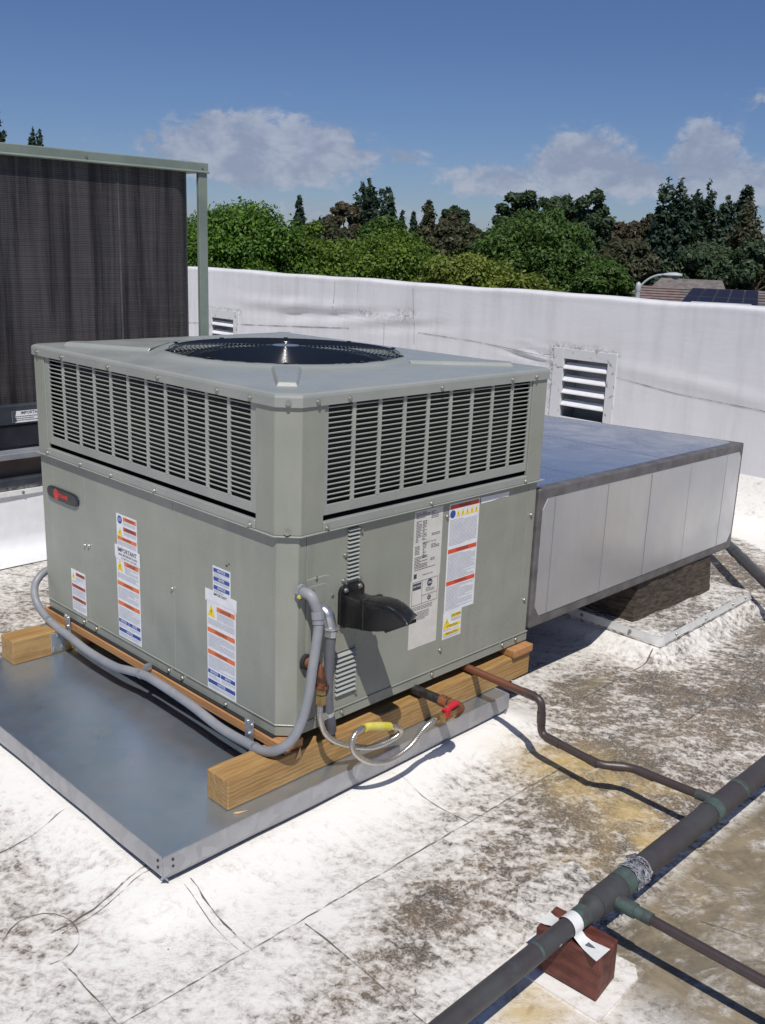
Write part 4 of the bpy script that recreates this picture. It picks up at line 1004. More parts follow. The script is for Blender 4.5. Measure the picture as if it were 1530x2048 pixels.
ribbed([(.134, -.050, .335), (.130, -.050, .30), (.125, -.050, .20), (.125, -.050, .13), (.132, -.048, .08), (.147, -.040, .04), (.165, -.026, .0), (.175, -.012, -.012)], .0155, .004, .0003).build('conduit_hose', M_CONDUIT2, CT2)
pe = round_poly([(.118, .002, .400), (.122, -.040, .398), (.134, -.050, .338)], .038, 7)
MB().tube(pe, [.0165] * 2 + [.020] * (len(pe) - 3) + [.017], 16).build('elbow_fitting', M_CAST, CT2)
MB().tube([(.134, -.050, .352), (.134, -.050, .346)], .024, 16, smooth=False).build('lock_nut', M_CAST, CT2)
MB().tube([(.134, -.050, .341), (.133, -.050, .322)], .0205, 10, smooth=False).build('compression_nut', M_CAST, CT2)
def band(path3, r_, w, mat, parent, name='clamp'):
    a, b = Vector(path3[0]), Vector(path3[1]); dd = (b - a).normalized(); MB().tube([a - dd * w / 2, a + dd * w / 2], r_, 16, smooth=False).build(name, mat, parent)
CL = thing('conduit_clamp', 'silver clamp holding the dark conduit to the base rail', 'clamp', (.135, -.048, .07), 'conduit clamps'); band([(.1335, -.047, .075), (.142, -.043, .055)], .0175, .014, M_CAST, CL, 'clamp_band'); MB().box((.098, -.055, .060), (.128, -.050, .082)).build('clamp_tab', M_CAST, CL)
for (p, q, lab) in (((-.0405, .714, -.015), (-.040, .63, -.011), 'clamp at the middle of the sagging conduit'), ((-.042, .085, -.0335), (-.040, .2, -.038), 'clamp on the conduit above the near beam'), ((-.0405, 1.375, -.018), (-.041, 1.29, -.030), 'clamp on the conduit above the far beam')):
    CL = thing('conduit_clamp', 'small zinc ' + lab, 'clamp', p, 'conduit clamps'); band([p, q], .0172, .010, M_BRKT, CL, 'clamp_band')
    if p[1] > .6 and p[1] < 1: MB().box((-.030, p[1] - .012, p[2] + .012), (-.006, p[1] + .006, p[2] + .030)).build('clamp_tab', M_BRKT, CL)
    else: MB().box((-.075, p[1] - .006, p[2] - .024), (-.042, p[1] + .014, p[2] - .017)).build('clamp_tab', M_BRKT, CL)

# ================================================================== GAS LINE
GL = thing('gas_connector', 'shiny steel flexible gas hose looped with a yellow tag in front of the near beam', 'gas hose', (.2, -.1, -.05))
hp = [(.096, -.052, .125), (.094, -.052, .111), (.088, -.060, .07), (.106, -.068, .018), (.158, -.075, -.026), (.259, -.090, -.071), (.326, -.105, -.071), (.373, -.115, -.055), (.367, -.120, -.031), (.300, -.122, .001), (.227, -.125, .026), (.174, -.130, .030), (.148, -.135, .006), (.156, -.145, -.031), (.207, -.155, -.073), (.284, -.165, -.091), (.361, -.175, -.069), (.411, -.185, -.022), (.440, -.190, -.007), (.458, -.190, -.005)]
P = resample(smooth_path(hp, 10), .0022); MB().tube(P, [.0090 + .0004 * math.sin(i * 2.1) for i in range(len(P))], 12).build('flex_hose', M_FLEX, GL)
tg = resample(smooth_path([(.322, -.1215, -.008), (.300, -.122, .001), (.265, -.1235, .014), (.227, -.125, .026), (.205, -.1265, .029)], 8), .006)
MB().tube(tg, .0128, 14).build('yellow_tag', M_YSTK, GL)
MB().tube([(.098, -.051, .172), (.0975, -.0515, .150)], .0155, 6, smooth=False).tube([(.0975, -.0515, .149), (.097, -.052, .146)], .0125, 12).tube([(.097, -.052, .146), (.096, -.052, .118)], .0165, 6, smooth=False).build('flare_nut', M_BRASS, GL)
GE = thing('iron_elbow', 'rusty iron pipe elbow coming out of the cabinet beside the conduits', 'pipe elbow', (.09, -.03, .21))
pe = round_poly([(.082, .005, .238), (.090, -.042, .236), (.100, -.051, .176)], .034, 6)
MB().tube(pe, .0165, 14).tube([pe[-1], pe[-1] + Vector((.0003, 0, -.008))], .021, 14, smooth=False).build('elbow_body', M_RUST, GE)
MB().tube([(.0815, .006, .238), (.083, -.006, .238)], .024, 14, smooth=False).build('rubber_grommet', M_BLACK, GE)
GV = thing('gas_valve', 'brass gas valve with red handle on a black iron nipple before the near beam', 'valve', (.52, -.19, -.01))
MB().tube([(.58, .02, -.012), (.58, -.150, -.008)], .0165, 14).build('iron_nipple', M_BLACKIRON, GV)
MB().tube([(.58, -.105, -.008), (.58, -.140, -.008)], .0205, 8, smooth=False).build('pipe_union', M_RUST, GV)
pe = round_poly([(.58, -.145, -.008), (.582, -.190, -.006), (.545, -.191, -.006)], .026, 6)
MB().tube(pe, .019, 14).tube([(.556, -.191, -.006), (.548, -.191, -.006)], .0225, 14, smooth=False).build('iron_elbow', M_RUST, GV)
MB().tube([(.548, -.191, -.006), (.524, -.191, -.006)], .0165, 8, smooth=False).tube([(.526, -.191, -.006), (.498, -.191, -.006)], .0185, 14).tube([(.500, -.191, -.006), (.476, -.190, -.006)], .0155, 6, smooth=False).tube([(.476, -.190, -.0055), (.456, -.190, -.005)], .0130, 6, smooth=False).tube([(.512, -.191, .010), (.512, -.191, .024)], .008, 10).build('valve_body', M_BRASS, GV)
MB().box((.492, -.205, .014), (.556, -.184, .026), rot=Matrix.Rotation(R(-10), 3, 'Y')).box((.490, -.212, -.004), (.506, -.200, .024)).build('valve_handle', M_REDH, GV, .003, 2)

# ================================================================== COPPER DRAIN
def pipe_thing(name, label, cat, pts, r_, fillet, mat, loc, collars=(), seg=18):
    t = thing(name, label, cat, loc); MB().tube(round_poly(pts, fillet, 6), r_, seg).build('pipe_run', mat, t)
    for p, q, rr, mt, nm in collars: MB().tube([p, q], rr, seg, smooth=True).build(nm, mt, t)
    return t
zc = -.148
pipe_thing('copper_drain', 'brown copper drain pipe stepping down from the cabinet to the big pipe', 'copper pipe',
           [(.868, .30, -.018), (.853, -.315, -.018), (.862, -.318, zc), (.838, -.562, zc), (.900, -.642, zc), (.905, -.93, zc + .008)], .0138, .030, M_COPPER, (.86, -.4, -.26),
           [((.855, -.235, -.018), (.8545, -.285, -.018), .0155, M_COPPER, 'coupling'), ((.8545, -.317, -.062), (.8575, -.3175, -.104), .0152, M_COPPER, 'coupling'), ((.859, -.345, zc), (.853, -.40, zc), .0155, M_COPPER, 'coupling'),
            ((.843, -.52, zc), (.838, -.556, zc), .0155, M_COPPER, 'coupling'), ((.862, -.593, zc), (.886, -.624, zc), .0155, M_COPPER, 'coupling'), ((.902, -.668, zc), (.9025, -.72, zc), .0152, M_COPPER, 'coupling'), ((.9045, -.865, zc + .006), (.905, -.915, zc + .008), .0165, M_PATINA, 'tee_stub')])
# main header pipe
YM, ZP = -.953, -.127
MP = thing('main_drain_pipe', 'thick weathered copper pipe with green joints crossing the lower right of the roof', 'copper pipe', (.5, YM, ZP))
MB().tube([(-2.2, YM - .004, ZP), (.135, YM, ZP)], .0240, 24).build('small_run', M_MAIN, MP)
MB().tube([(.13, YM, ZP), (.165, YM, ZP), (.185, YM, ZP + .002), (.215, YM, ZP + .002)], [.0262, .0262, .032, .033], 24).build('reducer', M_MAIN, MP)
MB().tube([(.118, YM, ZP), (.158, YM, ZP)], .0264, 24).build('solder_collar', M_PATINA, MP)
MB().tube([(.20, YM, ZP + .002), (.335, YM, ZP + .002)], .0345, 24).build('tee_body', M_MAIN, MP)
MB().tube([(.312, YM, ZP + .002), (.352, YM, ZP + .002)], .0352, 24).build('solder_collar', M_PATINA, MP)
MB().tube([(.34, YM, ZP + .002), (2.9, YM + .004, ZP + .002)], .0318, 24).build('large_run', M_MAIN, MP)
MB().tube([(-.035, YM, ZP), (-.043, YM, ZP)], .0244, 24).build('solder_ring', M_PATINA, MP)
MB().tube([(.835, YM, ZP + .002), (.985, YM, ZP + .002)], .0340, 24).build('tee_body', M_MAIN, MP)
MB().tube([(.80, YM, ZP + .002), (.84, YM, ZP + .002)], .0348, 24).build('solder_collar', M_PATINA, MP)
MB().tube([(.975, YM, ZP + .002), (.995, YM, ZP + .002)], .0347, 24).build('solder_collar', M_PATINA, MP)
random.seed(3)
w_ = MB()
for k in range(110):
    a0 = random.uniform(0, 6.28); x = random.uniform(.362, .412); pts = []
    for i in range(7): a0 += random.uniform(.1, .5) * random.choice((1, 1, -1)); x = min(.418, max(.356, x + random.uniform(-.012, .012))); rr = .0335 + random.uniform(0, .006); pts.append((x, YM + rr * math.cos(a0), ZP + .002 + rr * math.sin(a0)))
    w_.tube(smooth_path(pts, 3), .0009, 4, caps=False)
M_FIB = noisy('frayed_white_fibre', (.22, .22, .25), (.45, .45, .49), 40, (.85, .95))
wr = MB().tube([(.358, YM, ZP + .002), (.414, YM, ZP + .002)], .0335, 24).build('fibre_wrap', plain('dark_wrap', (.05, .05, .06), .85), MP)
o = w_.build('fibre_strands', M_FIB, wr); o['kind'] = 'stuff'
# branch
pipe_thing('branch_drain', 'thin brown copper pipe branching off the thick pipe towards the lower right', 'copper pipe', [(.262, YM - .03, -.127), (.266, -2.3, -.127)], .0128, .02, M_COPPER, (.26, -1.3, -.26),
           [((.262, -.985, -.127), (.2625, -1.035, -.127), .0195, M_PATINA, 'tee_stub'), ((.2625, -1.03, -.127), (.263, -1.078, -.127), .0160, M_PATINA, 'coupling')])
# block + pad + strap
q = sheet('rubber_mat', [(.040, -.815), (.262, -.80), (.272, -1.045), (.235, -1.075), (.045, -1.085)], membrane('mat_membrane', .07, False), None, .006)
tag(q, 'square offcut of white membrane under the red brown block', 'mat')
mb = MB(); zb_ = -.280; mb.add([(.088, -1.050, zb_), (.192, -1.036, zb_), (.190, -.855, zb_), (.078, -.872, zb_), (.086, -1.052, -.156), (.176, -1.043, -.156), (.170, -.866, -.156), (.066, -.880, -.156)],
    [(0, 3, 2, 1), (4, 5, 6, 7), (0, 1, 5, 4), (1, 2, 6, 5), (2, 3, 7, 6), (3, 0, 4, 7)])
tag(mb.build('wood_block', M_REDWOOD, None, .005, 2), 'dark red wooden block propping the thick copper pipe', 'block')
sp_ = [(-1.047, -.1535, .020), (-1.012, -.1535, .018), (-.992, -.150, .013)]
prof = [(-1.050, -.1530, .030), (-1.03, -.1532, .026), (-1.005, -.1530, .020), (-.988, -.148, .017)]
for a in np.linspace(-30, 210, 14): prof.append((YM - (.0262) * math.cos(R(a)), ZP + .0262 * math.sin(R(a)), .0175))
prof += [(-.910, -.148, .018), (-.892, -.1525, .022), (-.872, -.1530, .027)]
vs = []; XS = .102
for y, z, hw in prof:
    for xx in (-hw, hw): vs.append((XS + xx + (y - YM) * .05, y, z + .001))
for y, z, hw in prof:
    for xx in (-hw, hw): vs.append((XS + xx + (y - YM) * .05, y, z - .0008))
n_ = len(prof); fs = [(2 * i, 2 * i + 1, 2 * i + 3, 2 * i + 2) for i in range(n_ - 1)]
ST = MB().add(vs, fs, 0, True).build('pipe_strap', M_STRAP); tag(ST, 'white metal strap bent over the pipe on the red brown block', 'strap')
MB().add([(.092, -1.000, -.1510), (.110, -.998, -.1512), (.101, -1.026, -.149), (.095, -1.012, -.1503)], [(0, 3, 2, 1)]).build('nail_scrap', M_CAST, ST)
# dark scrap of tape on the roof
zr_ = float(roof_h(.62, -.83)) + .006
tag(MB().add([(.655, -.785, zr_), (.690, -.80, zr_), (.62, -.90, zr_), (.56, -.905, zr_ + .004), (.595, -.87, zr_ + .002), (.63, -.84, zr_)], [(0, 5, 4, 3, 2, 1)]).build('tape_scrap', M_TAPE), 'dark grey scrap of tape on the roof next to the thick pipe', 'scrap')
# third pipe behind the duct
a, b = Vector((2.62, -.47, -.115)), Vector((4.15, .93, -.115)); dd = (b - a).normalized()
PB = thing('rear_drain_pipe', 'dark copper pipe with green joint passing behind the end of the duct', 'copper pipe', (3.3, .15, -.26))
MB().tube([a - dd * 1.2, b], .0285, 20).build('pipe_run', M_MAIN, PB)
for t_ in (.78, .93): MB().tube([a + dd * t_, a + dd * (t_ + .045)], .031, 20).build('solder_collar', M_PATINA, PB)

# ================================================================== DUCT
DU = thing('air_duct', 'wide foil faced rectangular duct with grey taped edges running from the cabinet', 'duct', (2.0, .5, .045))
def duct_pt(x, side, top):   # slightly falling top
    return (.591 - (x - 1.21) * .012) if top else (.046 - (x - 1.21) * .004)
x0, x1 = 1.199, 2.868; xe = 2.665; yb = 1.10
vs = [(x0, 0, duct_pt(x0, 0, 0)), (x1, 0, duct_pt(x1, 0, 0)), (xe, yb, duct_pt(xe, 0, 0)), (x0, yb, duct_pt(x0, 0, 0)), (x0, 0, duct_pt(x0, 0, 1)), (x1, 0, duct_pt(x1, 0, 1)), (xe, yb, duct_pt(xe, 0, 1)), (x0, yb, duct_pt(x0, 0, 1))]
MB().add(vs, [(0, 3, 2, 1), (4, 5, 6, 7), (0, 1, 5, 4), (1, 2, 6, 5), (2, 3, 7, 6), (3, 0, 4, 7)]).build('duct_body', M_TAPE, DU, .007, 3)
M_SEAMG = plain('dull_joint', (.34, .34, .36), .5, .5)
edges = [1.222, 1.30, 1.665, 2.005, 2.35, 2.70, 2.845]
for i in range(6):
    a, b = edges[i] + .0012, edges[i + 1] - .0012
    zt = lambda x: duct_pt(x, 0, 1) - .040; zbm = lambda x: duct_pt(x, 0, 0) + .042
    cut = .040
    if i == 0: P2 = [(a, zbm(a) + cut), (a + cut * .7, zbm(b)), (b, zbm(b)), (b, zt(b)), (a + cut * .7, zt(b)), (a, zt(a) - cut)]
    elif i == 5: P2 = [(a, zbm(a)), (b - .035, zbm(b)), (b, zbm(b) + .045), (b, zt(b) - .03), (b - .02, zt(b)), (a, zt(a))]
    else: P2 = [(a, zbm(a)), (b, zbm(b)), (b, zt(b)), (a, zt(a))]
    n_ = len(P2); ph = random.uniform(0, 6)
    pr = .0030 if i % 2 else .0024
    vs = [(x, -pr, z) for x, z in P2] + [(x, .004, z) for x, z in P2]
    MB().add(vs, [tuple(range(n_)), tuple(range(n_, 2 * n_))[::-1]] + [(k, n_ + k, n_ + (k + 1) % n_, (k + 1) % n_) for k in range(n_)]).build('foil_panel', M_FOIL, DU, .0008)
    if i < 5: MB().box((b - .0006, -.0040, zbm(b) + .002), (b + .0022, -.0018, zt(b) - .002)).build('panel_joint', galv('bright_seam', (.50, .51, .54), (.56, .56, .58), (.3, .4), .6) if i in (3, 4) else M_SEAMG, DU)
M_FOILTOP = galv('foil_top_sheet', (.52, .58, .66), (.58, .63, .70), (.16, .26), .9, 10)
te = [1.215, 1.52, 1.83, 2.14, 2.45, 2.83]
for i in range(5):
    a, b = te[i] + .001, te[i + 1] - .001; zf = lambda x: duct_pt(x, 0, 1)
    yb2 = yb - .035; sh = lambda x, y: min(x, 2.83 - (y / yb) * (x1 - xe)) if i == 4 else x
    c_ = .05 if i == 4 else 0
    P2 = [(a, .030), (b - c_, .030), (sh(b, .06), .030 + c_ * .6 + .001), (sh(b, yb2), yb2), (a, yb2)]
    vs = [(x, y, zf(x) + .0032 + .0004 * (i % 2)) for x, y in P2] + [(x, y, zf(x) - .004) for x, y in P2]
    MB().add(vs, [(0, 1, 2, 3, 4), (9, 8, 7, 6, 5)] + [(k, 5 + k, 5 + (k + 1) % 5, (k + 1) % 5) for k in range(5)]).build('top_sheet', M_FOILTOP, DU, .0008)
# mastic coated drop below the duct
vs = [(2.02, .025, -.15), (2.70, .0, -.15), (2.70, .75, -.15), (2.02, .75, -.15), (2.03, .02, .045), (2.672, .006, .040), (2.672, .75, .040), (2.03, .75, .045)]
def rough_box(name, vs8, mat, parent, n_=14, amp=.006):
    V = [Vector(v) for v in vs8]; mb = MB()
    for (a, b, c, d_) in [(0, 1, 5, 4), (1, 2, 6, 5), (2, 3, 7, 6), (3, 0, 4, 7), (4, 5, 6, 7)]:
        pts = []
        for j in range(n_ + 1):
            for i in range(n_ + 1):
                p = V[a].lerp(V[b], i / n_).lerp(V[d_].lerp(V[c], i / n_), j / n_)
                s_ = amp * (math.sin(p.x * 31 + p.z * 47) * math.sin(p.y * 27 + p.z * 61 + p.x * 9)); pts.append(p + Vector((s_, s_, 0)))
        mb.add(pts, [(j * (n_ + 1) + i, j * (n_ + 1) + i + 1, (j + 1) * (n_ + 1) + i + 1, (j + 1) * (n_ + 1) + i) for j in range(n_) for i in range(n_)], 0, True)
    return mb.build(name, mat, parent)
rough_box('duct_drop', vs, M_MASTIC, DU)
DC = thing('duct_curb', 'white coated roof curb with metal strip around the brown drop of the duct', 'roof curb', (2.42, .4, -.26))
zt_ = -.148
def slope_ring(z0, z1, o0, o1, mat, name, wav=0.0):
    K = 26; mb = MB(); vs = []
    cs = [(CX0, CY0), (CX1, CY0 + .012), (CX1 - .08, CY1), (CX0 + .02, CY1)]
    for i in range(4):
        a, b = Vector(cs[i]), Vector(cs[(i + 1) % 4])
        for k in range(K):
            p = a.lerp(b, k / K); c = Vector(((CX0 + CX1) / 2, (CY0 + CY1) / 2)); t = (b - a).normalized(); nn = Vector((t.y, -t.x))
            e = min(k, K - k) / K
            for z, o in ((z0, o0), ((z0 + z1) / 2, o0 + (o1 - o0) * .3), (z1, o1)):
                nz = nn * (o + wav * math.sin(k * 1.9 + i) * (1 if z == z1 else .4))
                # mitre
                if k == 0: tp = (Vector(cs[i]) - Vector(cs[i - 1])).normalized(); n0 = Vector((tp.y, -tp.x)); nz = (nn + n0) * o / (1 + nn.dot(n0))
                vs.append((p.x + nz.x, p.y + nz.y, z + (wav * .5 * math.sin(k * 1.3) if z == z1 else 0)))
    N = 4 * K; fs = [(3 * i + j, 3 * ((i + 1) % N) + j, 3 * ((i + 1) % N) + j + 1, 3 * i + j + 1) for i in range(N) for j in range(2)]
    return MB().add(vs, fs, 0, True).build(name, mat, DC)
MB().prism([(CX0, CY0), (CX1, CY0 + .012), (CX1 - .08, CY1), (CX0 + .02, CY1)], -.25, zt_).build('curb_top', M_CURBW, DC, .006, 2)
slope_ring(-.150, -.186, .0045, .0075, M_STRAP, 'termination_strip', .0006)
slope_ring(-.186, -.190, .009, .011, M_CURBW, 'strip_bead', .001)
slope_ring(-.188, -.262, .002, .060, M_CURBW, 'base_flashing', .006)
for x in (2.10, 2.38, 2.66, 2.80): screw((x, CY0 - .006 + (x - CX0) * .0135, -.167), 'y', DC)
for y in (.0, .25): screw((CX0 - .006, y, -.167), 'x', DC)

# ================================================================== OLD CONDENSING UNIT
CU = thing('condensing_unit', 'tall old condensing unit with dark dusty coil and green top rail at the left', 'condenser', (.6, 3.6, .1))
YC = 3.0
MB().box((-1.4, YC, 1.803), (1.883, 4.5, 1.815)).build('top_panel', M_RAILGREEN, CU)
MB().profile_x([(YC - .004, 1.800), (YC - .004, 1.856), (YC + .02, 1.858), (4.5, 1.858), (4.5, 1.80)], -1.4, 1.885).build('top_rail', M_RAILGREEN, CU, .004)
MB().profile_x([(YC - .006, 1.797), (YC - .012, 1.803), (YC - .006, 1.812)], -1.4, 1.887).build('rail_hem', M_RAILGREEN, CU)
MB().box((1.820, YC + .002, .30), (1.880, YC + .03, 1.799)).box((1.852, YC + .031, .30), (1.879, YC + .07, 1.7985)).build('corner_post', M_RAILGREEN, CU, .003)
MB().box((1.85, 4.43, .30), (1.88, 4.5, 1.799)).build('corner_post', M_RAILGREEN, CU)
for x in (1.10, .45, 1.84): screw((x, YC - .0045, 1.828), 'y', CU)
cp = [(-1.4, YC + .035)] + [(1.66 + .18 * math.sin(a), YC + .035 + .18 * (1 - math.cos(a))) for a in np.linspace(0, math.pi / 2, 12)] + [(1.84, 4.42)]
vs = []
for x, y in cp: vs += [(x, y, .54), (x, y, 1.803)]
mb = MB().add(vs, [(2 * i, 2 * i + 2, 2 * i + 3, 2 * i + 1) for i in range(len(cp) - 1)], 0, True); mb.build('coil', M_COIL, CU)
MB().prism([(-1.4, YC + .3), (1.3, YC + .3), (1.6, YC + .5), (1.6, 4.4), (-1.4, 4.4)], .54, 1.80).build('coil_core', M_DARK, CU)
for x in (1.30, 1.60):   # tube-sheet straps on the fins
    MB().box((x, YC + .0325 + (.02 if x > 1.5 else 0), .545), (x + (.010 if x < 1.5 else .003), YC + .040 + (.02 if x > 1.5 else 0), 1.76)).build('fin_strap', noisy('dull_strap', (.07, .068, .07), (.11, .105, .11), 8, (.5, .6)), CU)
MB().box((-1.4, YC - .012, .435), (1.86, YC + .05, .540)).build('base_pan', M_STEEL, CU, .006)
MB().box((-1.4, YC - .002, .315), (1.86, YC + .05, .432)).build('base_channel', M_STEEL2, CU, .004)
F = Flat((.598, YC - .0125, .508), 'R', [M_PAPER, M_INK]); F.rect(0, 0, .22, .062, 0, .0006); F.text('IMPORTANT', .11, .012, .022, 1, .0012, .02); F.lines(.02, .028, .20, .058, .010, 1, .4); F.poly([(.0, .0), (.024, .0), (.018, .03), (.026, .055), (.01, .062), (0, .062)], 1, .0010); F.build('torn_label', 'torn white sticker reading IMPORTANT', CU)
UC = thing('unit_curb', 'white membrane covered curb under the tall condenser at the left edge', 'roof curb', (.5, 3.6, -.26))
MB().box((-1.5, 2.90, .268), (1.9, 4.5, .300)).build('curb_rail', noisy('pale_blue_steel', (.26, .27, .30), (.32, .33, .36), 5, (.4, .5), metal=.3), UC, .003)
MB().box((-1.5, 2.965, .162), (1.9, 4.45, .268)).build('sleeper', M_BROWNWOOD, UC)
MB().box((-1.5, 2.91, .118), (1.9, 4.5, .162)).build('curb_cap', M_STEEL, UC, .006)
MB().box((-1.5, 2.925, .070), (1.9, 4.5, .118)).build('curb_top', M_CURBW, UC, .01, 2)
MB().box((-1.5, 2.918, .066), (1.9, 2.926, .096)).build('termination_strip', M_STRAP, UC, .002)
Xc, Ic = np.meshgrid(np.arange(-1.6, 2.05, .05), np.arange(6)); pz = np.array([(2.932, .075), (2.931, 0), (2.930, -.15), (2.925, -.20), (2.88, -.245), (2.74, -.262)])
Yc = pz[Ic][..., 0] - .004 * np.sin(Xc * 9 + Ic * 1.3); Zc = pz[Ic][..., 1] + .0 * Xc
me = grid_mesh('curb_flashing', Xc, Yc, Zc, M_WHITE); o = link('curb_flashing', me, UC); o.location = -UC.location
screw((.60, 2.917, .080), 'y', UC)

# ================================================================== STREET LAMP, HOUSE
LP = thing('street_lamp', 'grey cobra head street lamp rising just beyond the parapet', 'street lamp', (21.63, 11.66, -5.3))
MB().tube([(21.63, 11.66, -5.3), (21.63, 11.66, -1.0), (21.63, 11.66, .62)], [.11, .085, .062], 14).build('pole', M_LAMP, LP)
MB().tube([(21.63, 11.66, .50), (21.63, 11.66, .62), (21.63, 11.66, .70), (21.63, 11.66, .74)], [.07, .08, .06, .01], 12).build('pole_cap', M_LAMP, LP)
MB().tube(smooth_path([(21.63, 11.66, .52), (21.68, 11.56, .70), (21.76, 11.42, .84), (21.85, 11.26, .92), (21.92, 11.14, .935)], 5), .028, 10).build('arm', M_LAMP, LP)
dd = Vector((22.15 - 21.90, 10.72 - 11.17, 0)); c0 = Vector((21.90, 11.17, .935)); vs = []; pr = [(0, .04, .03), (.12, .07, .045), (.35, .10, .07), (.65, .13, .08), (.88, .12, .06), (1.0, .05, .03)]
nn = Vector((-dd.y, dd.x, 0)).normalized(); K = 12
for t_, wv, hh in pr:
    for k in range(K): a = 2 * math.pi * k / K; p = c0 + dd * t_ + nn * wv * math.cos(a); vs.append((p.x, p.y, .935 + hh * math.sin(a) * (1 if math.sin(a) > 0 else .5)))
fs = [(i * K + k, i * K + (k + 1) % K, (i + 1) * K + (k + 1) % K, (i + 1) * K + k) for i in range(len(pr) - 1) for k in range(K)] + [tuple(range(K))[::-1], tuple(range((len(pr) - 1) * K, len(pr) * K))]
MB().add(vs, fs, 0, True).build('lamp_head', M_LAMP, LP)
p = c0 + dd * .68; MB().tube([(p.x, p.y, .90), (p.x, p.y, .86), (p.x, p.y, .835)], [.105, .09, .04], 14).build('lens', plain('lamp_lens', (.35, .37, .38), .25), LP)

HO = thing('house', 'low house with grey and red shingle roof and solar panels beyond the parapet', 'house', (41, 19.5, -5.3))
rdir = Vector((44.05 - 42.03, 18.25 - 22.31, 0)).normalized(); fdir = Vector((-rdir.y, rdir.x, 0)); fdir = fdir if fdir.x < 0 else -fdir   # towards the camera
R0 = Vector((42.03, 22.31, -.05)); Rl = R0 - rdir * 1.0; Rr = R0 + rdir * 4.9
drop = -1.75; out_ = 5.2
Fl = Rl + fdir * out_ - rdir * 2.2 + Vector((0, 0, drop)); Fr = Rr + fdir * out_ + rdir * .2 + Vector((0, 0, drop)); Bl = Rl - fdir * out_ + Vector((0, 0, drop)); Br = Rr - fdir * out_ + Vector((0, 0, drop))
def on_roof(s_, t_, lift=0.0):
    a = Rl.lerp(Rr, s_); b = Fl.lerp(Fr, s_); p = a.lerp(b, t_); return p + Vector((0, 0, lift))
MB().add([Rl, Rr, Fl, Fr, Bl, Br], [(0, 1, 3, 2), (1, 0, 4, 5), (1, 5, 3), (0, 2, 4)]).build('roof', M_SHINGLE, HO)
# shingle courses, left hip redder
for k in range(16):
    t0, t1 = k / 16, (k + 1) / 16
    a, b = on_roof(0, t0, .03), on_roof(.30 + .02 * k, t0, .03); c, d_ = on_roof(.30 + .02 * (k + 1), t1, .06), on_roof(0, t1, .06)
    MB().add([a, b, c, d_], [(0, 3, 2, 1)]).build('shingle_course', M_SHINGLE2, HO)
for k in range(16):
    t0, t1 = k / 16, (k + 1) / 16
    a, b = on_roof(.30 + .02 * k, t0, .03), on_roof(1, t0, .03); c, d_ = on_roof(1, t1, .06), on_roof(.30 + .02 * (k + 1), t1, .06)
    MB().add([a, b, c, d_], [(0, 3, 2, 1)]).build('shingle_course', M_SHINGLE, HO)
base = [Fl - fdir * .6 + rdir * .6, Fr - fdir * .6 - rdir * .4, Br + fdir * .6 - rdir * .4, Bl + fdir * .6 + rdir * .4]
MB().prism([(p.x, p.y) for p in base], -5.3, drop - .15).build('wall', M_STUCCO, HO)
for r_ in range(2):
    for c_ in range(5):
        s0 = .42 + c_ * .098; t0 = .06 + r_ * .20; q4 = [on_roof(s0, t0, .14), on_roof(s0 + .094, t0, .14), on_roof(s0 + .094, t0 + .19, .14), on_roof(s0, t0 + .19, .14)]
        sp_ = MB().add(q4 + [q - Vector((0, 0, .05)) for q in q4], [(0, 3, 2, 1), (4, 5, 6, 7), (0, 1, 5, 4), (1, 2, 6, 5), (2, 3, 7, 6), (3, 0, 4, 7)], 0).build('solar_panel', M_SOLARF, HO)
        cc = sum(q4, Vector()) / 4; MB().add([cc.lerp(q, .93) + Vector((0, 0, .012)) for q in q4], [(0, 3, 2, 1)]).build('cell_glass', M_SOLAR, sp_)
q4 = [on_roof(.50, .50, .35), on_roof(.86, .50, .35), on_roof(.93, .75, .22), on_roof(.57, .75, .22)]
MB().tube(q4[:3], .035, 6).build('roof_rail', M_LAMP, HO)
a = on_roof(.36, .0, -.3); 
H2 = thing('rear_house', 'second shingle roof peeking out behind the solar panel house', 'house', (46, 23, -5.3))
a = Vector((45.62, 24.08, .30)) - rdir * .3; b = Vector((46.6, 22.21, .29)) + rdir * .6
MB().add([a, b, b + fdir * 4 + Vector((0, 0, -1.0)) + rdir * .5, a + fdir * 4 + Vector((0, 0, -1.0)) - rdir * .9, a - fdir * 4 + Vector((0, 0, -1.5)), b - fdir * 4 + Vector((0, 0, -1.5))], [(0, 3, 2, 1), (0, 1, 5, 4)]).build('roof', M_SHINGLE, H2)
MB().prism([((a + fdir * 3.6).x, (a + fdir * 3.6).y), ((b + fdir * 3.6).x, (b + fdir * 3.6).y), ((b - fdir * 3.6).x, (b - fdir * 3.6).y), ((a - fdir * 3.6).x, (a - fdir * 3.6).y)], -5.3, -1.2).build('wall', M_STUCCO, H2)
pp = Rr + rdir * .8; MB().tube([(pp.x, pp.y, -5.3), (pp.x, pp.y, -.15)], .16, 8).build('porch_post', M_STUCCO, HO)

